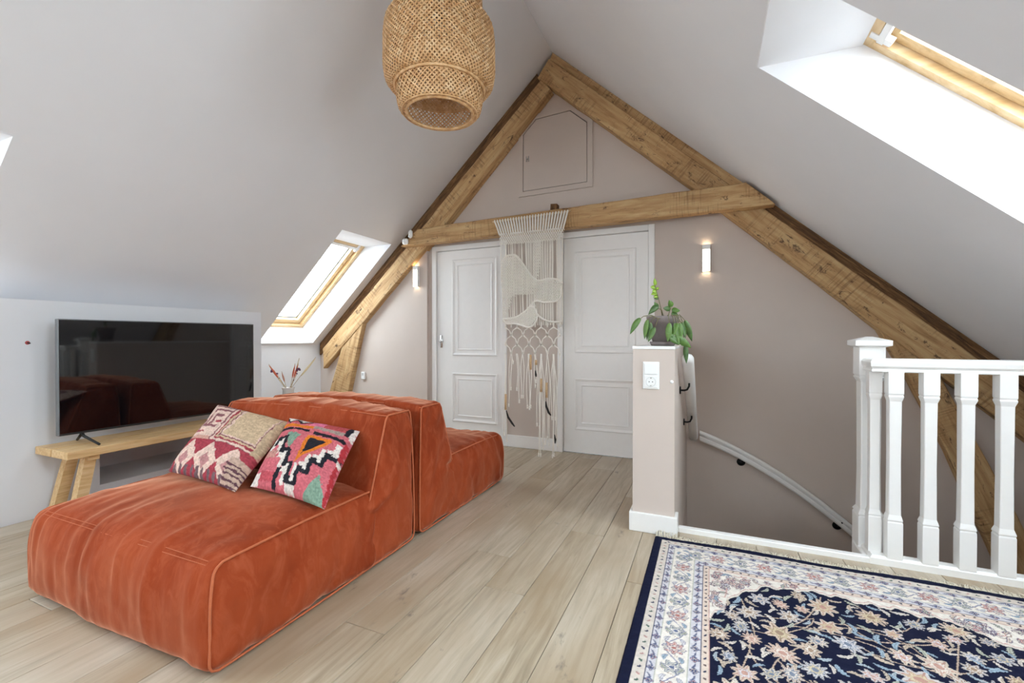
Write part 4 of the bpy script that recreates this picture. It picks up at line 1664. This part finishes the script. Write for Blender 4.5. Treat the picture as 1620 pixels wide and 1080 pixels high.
m.rot(Matrix.Translation((-.313, y - .0125, .891)) @ Matrix.Rotation(math.pi / 2, 4, 'X'))
plain('socket_grey', srgb(205, 205, 203), .4, .01, 20)
m.build('socket_well', 'socket_grey', sk, True)
for dx in (-.0095, .0095):
    MB().tube([(-.313 + dx, y - .0128, .891), (-.313 + dx, y - .0085, .891)], .0032, 10).build('pin_hole', 'black_cable', sk)
for dz in (-.022, .022):
    MB().box(-.317, -.309, y - .0145, y - .012, .891 + dz - .003, .891 + dz + .003, .0005).build('earth_clip', 'chrome', sk)
o = tag(MB().lathe((0, 0, 0), [(0, .005), (.006, .0045), (.009, .002), (.01, 0)], 14).rot(Matrix.Translation((-.198, 2.752, .894)) @ Matrix.Rotation(math.pi / 2, 4, 'X')).build('cover_cap', 'plastic_white', None, True),
        'tiny round white cover cap near the corner of the half wall', 'cover cap')

o = thing('thermostat', (-3.85, 4.28, .64), 'small white thermostat on the pale wall right of the timber brace', 'thermostat')
MB().box(-3.885, -3.83, 4.262, 4.29, .645, .735, .006).build('housing', 'plastic_white', o)
MB().box(-3.872, -3.843, 4.2605, 4.2625, .69, .722, .001).build('display', 'socket_grey', o)

# ================================================================== PLANT ON THE HALF WALL
pc = Vector((-.262, 2.90, 1.10))
pt = thing('potted_plant', tuple(pc), 'drooping zamioculcas in a grey clay pot on top of the half wall', 'potted plant')
MB().lathe(pc, [(0, .0), (.066, .0), (.078, .022), (.076, .026), (.064, .010), (0, .008)], 32).build('saucer', 'clay', pt, True)
pot = MB().lathe(pc, [(0, .011), (.058, .011), (.083, .138), (.092, .140), (.097, .178), (.094, .181), (.086, .179), (.08, .15), (0, .15)], 40).build('pot', 'clay', pt, True)
MB().lathe(pc, [(0, .165), (.04, .163), (.083, .158)], 28).build('soil', 'soil', pt, True)


def leaf(base, direc, L, W, droop, mat='leaf', twist=0.0):
    """pointed leaf blade, folded along its midrib, bending under its weight"""
    base, d = Vector(base), Vector(direc).normalized()
    side = d.cross(Vector((.35, -1, .3)))
    side = (Matrix.Rotation(twist * .7, 3, d) @ side).normalized()
    W = W * 1.3
    v, f = [], []
    p = base.copy()
    n = 9
    for i in range(n):
        t_ = i / (n - 1)
        w = W * (math.sin(math.pi * min(1, .06 + t_ * .94) ** .8) ** .9 if t_ < 1 else 0) * .5 + .0006
        nrm = side.cross(d).normalized()
        v += [p - side * w + nrm * w * .28, p.copy(), p + side * w + nrm * w * .28,
              p - side * w + nrm * (w * .28 - .0012), p - nrm * .0014, p + side * w + nrm * (w * .28 - .0012)]
        d = (d + Vector((0, 0, -droop / n))).normalized()
        p = p + d * (L / (n - 1))
    for i in range(n - 1):
        a, b_ = i * 6, i * 6 + 6
        f += [(a, a + 1, b_ + 1, b_), (a + 1, a + 2, b_ + 2, b_ + 1), (a + 3, b_ + 3, b_ + 4, a + 4), (a + 4, b_ + 4, b_ + 5, a + 5),
              (a, b_, b_ + 3, a + 3), (a + 2, a + 5, b_ + 5, b_ + 2)]
    return MB().add(v, f).build('leaf', mat, pt, True)


def stem(pts, r=.0026, mat='stem'):
    return MB().tube(pts, [r] * (len(pts) - 1) + [r * .7], 6).build('stem', mat, pt, True)


R3 = Vector((math.cos(.414), math.sin(.414), 0))         # sideways across the picture, used as a plant-local direction
rim = pc + Vector((0, 0, .165))
V3 = lambda a, b_, c: pc + R3 * a + Vector((-R3.y, R3.x, 0)) * b_ + Vector((0, 0, c))
# upright young shoot
stem([V3(.0, 0, .16), V3(-.012, .0, .235), V3(-.032, 0, .31), V3(-.05, .0, .375)])
for a, c, dx, dz, L, W in ((-.046, .37, -.1, 1, .045, .016), (-.045, .355, -1, .3, .034, .02), (-.04, .345, .6, .6, .02, .014), (-.038, .335, -1, .05, .03, .022), (-.035, .325, -1, -.15, .04, .02), (-.03, .305, -1, -.1, .03, .016)):
    leaf(V3(a, 0, c), R3 * dx + Vector((0, -.15, dz)), L, W, .2, 'young_leaf')
leaf(V3(-.024, 0, .29), R3 * -1 + Vector((0, 0, .25)), .032, .014, .5)
leaf(V3(-.03, 0, .235), R3 * -.5 + Vector((0, 0, .8)), .04, .018, .2)
# arching stems: broad side leaves
stem([V3(.01, 0, .16), V3(-.01, -.01, .22), V3(-.04, -.01, .235)])
leaf(V3(-.03, -.01, .236), R3 * -1 + Vector((0, -.2, .05)), .085, .034, 1.5)
stem([V3(.03, .0, .16), V3(.035, -.01, .2), V3(.048, -.01, .235)])
for a, c, dx, dz in ((.048, .238, -.2, 1), (.04, .22, -1, .6), (.052, .215, .9, .2), (.05, .2, 1, -.3)):
    leaf(V3(a, -.01, c), R3 * dx + Vector((0, -.3, dz)), .048, .026, .5)
# drooping strands over the left rim
stem([V3(-.02, -.03, .165), V3(-.09, -.06, .185), V3(-.14, -.075, .178), V3(-.165, -.08, .16)])
leaf(V3(-.16, -.08, .165), R3 * -1 + Vector((0, -.1, -.9)), .115, .026, .9)
stem([V3(-.03, -.04, .165), V3(-.09, -.08, .18), V3(-.125, -.09, .15)])
leaf(V3(-.122, -.09, .155), Vector((-.15, -.1, -1)), .115, .022, .3, twist=.5)
leaf(V3(-.115, -.085, .16), Vector((-.05, -.05, -1)), .125, .02, .2, twist=.9)
stem([V3(-.02, -.05, .165), V3(-.08, -.09, .17), V3(-.11, -.095, .135)])
leaf(V3(-.105, -.095, .14), Vector((-.02, -.1, -1)), .085, .022, .2, twist=.4)
stem([V3(-.01, -.05, .165), V3(-.06, -.1, .165), V3(-.085, -.105, .10)])
leaf(V3(-.082, -.105, .11), R3 * -.5 + Vector((0, -.1, -1)), .095, .024, .2, twist=.2)
# strands down the front of the pot
for a, b0, L, W, tw, dx in ((.0, -.108, .11, .028, .3, -.1), (.03, -.108, .13, .03, -.3, .25), (.06, -.105, .10, .026, .2, .1), (.045, -.112, .09, .024, .6, -.4), (.075, -.095, .09, .024, -.2, .3)):
    stem([V3(a * .4, -.05, .17), V3(a * .8, b0 + .01, .185), V3(a, b0 - .012, .13)])
    leaf(V3(a, b0 - .012, .135), R3 * dx + Vector((0, -.12, -1)), L, W, .1, twist=tw)
leaf(V3(-.02, -.125, .075), R3 * .9 + Vector((0, -.1, -.75)), .10, .03, .1, twist=.4)
leaf(V3(.03, -.125, .055), R3 * 1 + Vector((0, -.05, -.55)), .115, .034, .2, twist=.5)
leaf(V3(.0, -.13, .05), R3 * .8 + Vector((0, -.05, -.5)), .06, .026, .2)
# right side
stem([V3(.04, 0, .165), V3(.10, -.01, .19), V3(.135, -.02, .15)])
leaf(V3(.13, -.02, .155), R3 * .35 + Vector((0, 0, -1)), .135, .03, .1, twist=.5)
stem([V3(.05, -.02, .165), V3(.095, -.03, .18), V3(.11, -.035, .14)])
leaf(V3(.108, -.035, .145), Vector((-.05, -.05, -1)), .085, .022, .1, twist=.3)
stem([V3(.06, -.03, .165), V3(.1, -.06, .14), V3(.105, -.07, .03), V3(.118, -.075, -.02)])
leaf(V3(.112, -.075, .01), Vector((.05, -.1, -1)), .115, .022, .0, twist=.6)

# ================================================================== VASE OF DRIED FLOWERS
vc = Vector((-4.17, 3.47, 0))
va = thing('dried_flower_vase', tuple(vc), 'pale vase of dried orange and purple flowers in the alcove behind the sofa', 'vase')
MB().lathe(vc, [(0, 0), (.09, 0), (.115, .06), (.12, .25), (.10, .42), (.06, .52), (.055, .58), (.066, .612), (.06, .612), (.05, .58), (.05, .5), (0, .45)], 32).build('vase_body', 'vase', va, True)
top = vc + Vector((0, 0, .60))
S = lambda a, c: top + R3 * a + Vector((0, 0, c))


def plume(a0, a1, c1, rad, mat, L=.15, name='plume'):
    p1 = S(a1, c1)
    p0 = S(a0, 0)
    d = (p1 - p0).normalized()
    MB().tube([S(a0 * .3, -.12), p0, p0.lerp(p1, .55) + Vector((0, 0, .01)), p1], .0022, 6).build('stem', 'dry_stem', va, True)
    q = [p1 - d * L * (1 - t_) + Vector((0, 0, -.012 * t_ * t_)) for t_ in np.linspace(0, 1, 7)]
    return MB().tube(q, [.002, rad * .8, rad, rad, rad * .8, rad * .45, .001], 8).build(name, mat, va, True)


plume(-.03, -.21, .265, .011, 'dry_orange', .19)
plume(-.02, -.07, .185, .009, 'dry_pink', .12)
plume(.02, .075, .27, .009, 'dry_orange', .16)
plume(.025, .11, .275, .009, 'dry_orange', .17)
plume(.03, .30, .34, .011, 'dry_cream', .26)
plume(.03, .12, .33, .004, 'dry_cream', .1)
plume(-.03, -.12, .14, .007, 'dry_cream', .08)
for a, c, r in ((-.17, .19, .017), (-.12, .16, .010), (.108, .205, .020), (.095, .16, .009), (.06, .09, .007), (-.10, .11, .008)):
    p = S(a, c)
    MB().tube([S(a * .15, -.1), S(a * .3, .02), p], .0016, 5).build('stem', 'dry_stem', va, True)
    m = MB()
    for k in range(9):
        q = p + Vector((rnd.uniform(-1, 1), rnd.uniform(-1, 1), rnd.uniform(-1, 1))) * r * .6
        m.ball(q, r * .55, 6, 4)
    m.build('flower_head', 'dry_purple', va, True)

# ================================================================== RUG
rx0, rx1, ry0, ry1 = -.282, 1.74, -.45, 2.695
rug = thing('rug', ((rx0 + rx1) / 2, (ry0 + ry1) / 2, 0), 'navy and cream floral oriental rug with fringed ends on the oak floor', 'rug')
res = .0034
YS = 1.30                                  # finely worked part starts here
xs = np.arange(rx0, rx1 + res / 2, res)
ys = np.arange(YS, ry1 + res / 2, res)
GX, GYY = np.meshgrid(xs, ys, indexing='ij')
ox = GX - rx0
oy = ry1 - GYY
e = np.minimum(np.minimum(ox, rx1 - GX), oy)              # distance to the nearest rug edge
navy, cream, rose, lav, peach, sage, blue, ink, ivory = RGB(26, 29, 52), RGB(222, 210, 198), RGB(204, 158, 150), RGB(213, 208, 211), RGB(222, 202, 186), RGB(184, 184, 168), RGB(158, 176, 190), RGB(58, 62, 92), RGB(234, 225, 214)
C = np.tile(ivory, GX.shape + (1,))
band_navy_x = .040
ex = np.where(oy * 2.0 < np.minimum(ox, rx1 - GX), oy * 1.0 + .022, np.minimum(ox, rx1 - GX))
E_ = np.minimum(np.minimum(ox, rx1 - GX), oy)              # border coordinate


def band(a, b_, c):
    C[(E_ >= a) & (E_ < b_)] = c


band(-1, .042, navy)
band(.042, .084, cream * .96)
band(.084, .088, ink)
band(.088, .114, lav)
band(.114, .119, sage)
band(.119, .216, ivory)
band(.216, .221, sage)
band(.221, .256, lav)
band(.256, .260, ink)
band(.260, .285, peach)
band(.285, .289, rose)


def stamp(cx, cy, R_, fn):
    i0, i1 = np.searchsorted(xs, (cx - R_, cx + R_))
    j0, j1 = np.searchsorted(ys, (cy - R_, cy + R_))
    if i0 >= i1 or j0 >= j1:
        return
    sx, sy = GX[i0:i1, j0:j1] - cx, GYY[i0:i1, j0:j1] - cy
    fn(C[i0:i1, j0:j1], sx, sy)


def flower(cx, cy, r, a0, n, c_out, c_in, c_core, line=ink, asp=1.0):
    def fn(A, sx, sy):
        ca, sa = math.cos(a0), math.sin(a0)
        px_, py_ = (sx * ca + sy * sa) / asp, -sx * sa + sy * ca
        d = np.hypot(px_, py_)
        th = np.arctan2(py_, px_)
        edge = r * (.80 + .20 * np.cos(n * th))
        if line is not None:
            A[d < edge + .004] = line
        A[d < edge] = c_out
        A[(d < edge * .62)] = c_in
        A[(np.abs(d - edge * .62) < .0022)] = line if line is not None else c_core
        A[d < r * .24] = c_core
        A[(np.cos(n * th) > .93) & (d < edge * .92) & (d > r * .3)] = c_core * .9
    stamp(cx, cy, r * 1.3 * max(1, asp), fn)


def leaf2(cx, cy, L, W, a0, c, line=ink):
    def fn(A, sx, sy):
        ca, sa = math.cos(a0), math.sin(a0)
        p, q = sx * ca + sy * sa, -sx * sa + sy * ca
        q = q - .6 * p * p / L
        w = W * np.sqrt(np.clip(1 - (2 * p / L) ** 2, 0, 1)) * (.6 + .4 * np.abs(np.cos(p / L * 14)))
        if line is not None:
            A[(np.abs(p) < L / 2 + .003) & (np.abs(q) < w + .003)] = line
        A[(np.abs(p) < L / 2) & (np.abs(q) < w)] = c
        A[(np.abs(p) < L / 2 * .8) & (np.abs(q) < .0016)] = c * .6
    stamp(cx, cy, L * .75, fn)


def vine(pts, w, c):
    for (xa, ya), (xb, yb) in zip(pts[:-1], pts[1:]):
        n = max(1, int(math.hypot(xb - xa, yb - ya) / (w * .7)))
        for k in range(n):
            t_ = k / n

            def fn(A, sx, sy):
                A[np.hypot(sx, sy) < w] = c
            stamp(xa + (xb - xa) * t_, ya + (yb - ya) * t_, w * 1.5, fn)


rr = random.Random(11)
# field: navy ground whose corners are cut by a scalloped ivory spandrel
fx0, fx1, fy1 = rx0 + .289, rx1 - .289, ry1 - .289
edge_pts = np.array([(.0, 1.90), (.002, 1.942), (.023, 2.022), (.06, 2.05), (.075, 2.166), (.125, 2.20), (.155, 2.265), (.20, 2.285), (.24, 2.335), (.338, 2.345), (.40, 2.37), (.53, 2.366), (.60, 2.35), (.72, 2.36),
                     (.80, 2.34), (.886, 2.352), (.93, 2.31), (.973, 2.291), (1.01, 2.24), (1.06, 2.22), (1.10, 2.14), (1.2, 2.08), (1.26, 2.0), (1.35, 1.97), (1.40, 1.9), (1.46, 1.8)])
field = (GX > fx0) & (GX < fx1) & (GYY < fy1)
top_edge = np.interp(GX, edge_pts[:, 0], edge_pts[:, 1])
scal = .010 * np.sin(GX * 62) + .004 * np.sin(GX * 150)
nav = field & (GYY < top_edge + scal)
C[field] = ivory
halo = field & ~nav & (GYY < top_edge + scal + .016)
C[halo] = cream
C[field & ~nav & (np.abs(GYY - top_edge - scal - .018) < .0028)] = rose
C[nav] = navy
te = lambda x: float(np.interp(x, edge_pts[:, 0], edge_pts[:, 1]))


# vines in the navy field
for k in range(60):
    x, y = rr.uniform(fx0 + .03, fx1 - .03), rr.uniform(YS + .02, 2.33)
    a = rr.uniform(0, 6.28)
    cv = rr.uniform(-5, 5)
    pts = []
    for q in range(24):
        if not (fx0 + .01 < x < fx1 - .01 and y < te(x) - .02 and y > YS + .01):
            break
        pts.append((x, y))
        x += .014 * math.cos(a)
        y += .014 * math.sin(a)
        a += cv * .014 * (1 + .8 * math.sin(q * .4))
    if len(pts) > 4:
        vine(pts, .0023, RGB(196, 172, 152))
placed = []
tries = 0
while tries < 9000 and len(placed) < 300:
    tries += 1
    r = rr.choice([.056, .05, .045, .045, .036, .03, .02]) if tries < 2500 else rr.choice([.036, .03, .022, .017])
    x, y = rr.uniform(fx0 + r * .8, fx1 - r * .8), rr.uniform(YS + r, 2.36)
    if y > te(x) - r * 1.15 or any(math.hypot(x - a, y - b_) < (r + c_) * 1.04 for a, b_, c_ in placed):
        continue
    placed.append((x, y, r))
    if r > .027:
        co = rr.choice([RGB(216, 202, 184), RGB(210, 194, 176), RGB(204, 196, 192), RGB(212, 190, 172)])
        flower(x, y, r, rr.uniform(0, 6), rr.choice([7, 8, 9, 11]), co, rr.choice([cream, RGB(206, 188, 156), peach, lav]), rr.choice([RGB(190, 148, 134), RGB(124, 132, 148), RGB(160, 134, 114)]), None, rr.choice([1, 1.35, 1.2]))
        for s in (0, 1):
            a = rr.uniform(0, 6.28)
            leaf2(x + (r + .02) * math.cos(a), y + (r + .02) * math.sin(a), .05, .007, a + 1.2, rr.choice([blue, RGB(180, 190, 196), cream, RGB(200, 182, 164)]), None)
    else:
        leaf2(x, y, r * 3, r * .45, rr.uniform(0, 6), rr.choice([cream, blue, RGB(206, 186, 166), sage]), None)
C[(~nav) & field & (GYY > top_edge + scal + .02)] = ivory * .97
# ivory spandrels: fine tendrils and pale blossoms
for k in range(2400):
    x, y = rr.uniform(fx0 + .015, fx1 - .015), rr.uniform(1.75, fy1 - .012)
    if y < te(x) + .036 or rr.random() < .45:
        continue
    t_ = rr.random()
    if t_ < .35:
        flower(x, y, rr.uniform(.013, .024), rr.uniform(0, 6), rr.choice([5, 6, 8]), rr.choice([peach, rose * 1.1, lav, cream]), cream, rr.choice([rose, sage, ink]), RGB(120, 104, 116))
    elif t_ < .6:
        leaf2(x, y, rr.uniform(.03, .05), .006, rr.uniform(0, 6), rr.choice([sage, lav, peach, blue]), RGB(110, 100, 120))
    else:
        a = rr.uniform(0, 6.28)
        pts = [(x, y)]
        for q in range(9):
            a += .4
            pts.append((pts[-1][0] + .007 * math.cos(a), pts[-1][1] + .007 * math.sin(a)))
        pts = [p for p in pts if p[1] > te(p[0]) + .03 and fx0 + .008 < p[0] < fx1 - .008 and p[1] < fy1 - .008]
        if len(pts) > 2:
            vine(pts, .0022, rr.choice([rose, RGB(128, 116, 138), RGB(150, 130, 120)]))


# borders: repeating motifs marched along left, right and far edges
def border_iter(off, step):
    """points along a band whose centre lies `off` (border coordinate) from the edge; yields x, y, inward angle, index"""
    k = 0
    y = ry1 - off
    yy = y - step * .5
    while yy > YS:
        yield rx0 + off, yy, 0, k
        yield rx1 - off, yy, math.pi, k
        yy -= step
        k += 1
    x = rx0 + off + step * .5
    k = 0
    while x < rx1 - off:
        yield x, y, -math.pi / 2, k
        x += step
        k += 1


for x, y, a, k in border_iter(.063, .034):
    c = (ink, rose, RGB(90, 110, 100))[k % 3]
    leaf2(x, y, .017, .0055, a + (.8 if k % 2 else -.8) + math.pi / 2, c, None)
for x, y, a, k in border_iter(.101, .06):
    flower(x, y, .012, a, 4, rose if k % 2 else peach, cream, ink, RGB(112, 114, 140))
    leaf2(x + .02 * math.sin(a), y + .022 * math.cos(a), .03, .004, a + math.pi / 2 + .4, RGB(118, 122, 150), None)
for x, y, a, k in border_iter(.2385, .06):
    flower(x, y, .013, a, 4, peach if k % 2 else rose * 1.1, cream, ink, RGB(112, 114, 140))
    leaf2(x + .02 * math.sin(a), y + .024 * math.cos(a), .032, .004, a + math.pi / 2 - .4, RGB(118, 122, 150), None)
for x, y, a, k in border_iter(.2725, .034):
    leaf2(x, y, .014, .0045, a + (.8 if k % 2 else -.8) + math.pi / 2, (ink, RGB(110, 90, 90))[k % 2], None)
for x, y, a, k in border_iter(.1675, .0035):
    s = .030 * math.sin(k * .0035 / .105 * math.pi)

    def fn(A, sx, sy, c=(RGB(142, 142, 164))):
        A[np.hypot(sx, sy) < .0026] = c
    stamp(x + s * math.cos(a), y + s * math.sin(a), .006, fn)
    s2 = .036 * math.sin(k * .0035 / .0525 * math.pi + 1)

    def fn2(A, sx, sy):
        A[np.hypot(sx, sy) < .0022] = RGB(186, 160, 140)
    stamp(x + s2 * math.cos(a), y + s2 * math.sin(a), .006, fn2)
for x, y, a, k in border_iter(.1675, .105):
    if k % 2:
        flower(x, y, .034, a, 8, RGB(216, 178, 166), cream, RGB(184, 120, 114), RGB(138, 122, 136), 1.15)
    else:
        flower(x, y, .032, a, 6, RGB(204, 200, 188), ivory, RGB(104, 112, 142), RGB(134, 136, 146), 1.15)
for x, y, a, k in border_iter(.1675, .0525):
    for s in (-1, 1):
        o_s = .03 * s
        leaf2(x + o_s * math.cos(a) + .02 * math.sin(a), y + o_s * math.sin(a) + .02 * math.cos(a), .03, .0065, a + s * (.9 if k % 2 else 1.9), (blue, sage, lav, cream)[k % 4], RGB(150, 148, 162))
wob = fbm(np.stack([GX * 90, GYY * 90, GX * 0], -1), 2, 3)
C = np.clip(C * (1 + .10 * wob)[..., None], 0, 1)
lift = .004 * np.exp(-((GYY - ry1) / .05) ** 2) * (1 + np.sin(GX * 9)) + .0012 * fbm(np.stack([GX * 60, GYY * 60, GX * 0], -1), 2, 4)
edge_x = .006 * fbm(np.stack([GX * 2.2, GYY * 0, GX * 0], -1), 3, 9)
P = np.stack([GX, GYY + edge_x * np.exp(-(ry1 - GYY) / .15), .011 + lift - .0105 * np.exp(-e / .0035)], -1)
grid_mesh('pile', P, 'rug_pile', rug, C)
# the rest of the rug runs on under the viewpoint
ys2 = np.arange(ry0, YS + .006, .012)
xs2 = np.arange(rx0, rx1, .012)
G2, H2 = np.meshgrid(xs2, ys2, indexing='ij')
mirror = np.clip(np.abs(((2 * YS - H2) - YS) % (2 * (ry1 - .3 - YS))), 0, ry1 - .3 - YS) + YS
ii = np.clip(np.searchsorted(xs, G2), 0, len(xs) - 1)
jj = np.clip(np.searchsorted(ys, mirror), 0, len(ys) - 1)
C2 = C[ii, jj]
grid_mesh('pile', np.stack([G2, H2, np.full_like(G2, .0105)], -1), 'rug_pile', rug, C2)
MB().box(rx0 + .004, rx1 - .004, ry0, ry1 - .004, .001, .006).build('backing', 'fringe', rug)
m = MB()
for k in range(620):
    x = rx0 + .004 + (rx1 - rx0 - .008) * k / 619 + rr.uniform(-.003, .003)
    L = rr.uniform(.025, .05) * (1 if x > rx0 + .12 else 1.2)
    bx_ = rr.uniform(-.02, .02)
    yb = ry1 - .004 + .006 * 0
    z1 = rr.uniform(.002, .012) + (.022 * rr.random() if x < rx0 + .12 else 0)
    m.tube([(x, yb, .008), (x + bx_ * .4, yb + L * .5, z1 + .004), (x + bx_, yb + L, z1)], .0018, 4)
fo = m.build('fringe', 'fringe', rug, True)
tag(fo, kind='stuff')
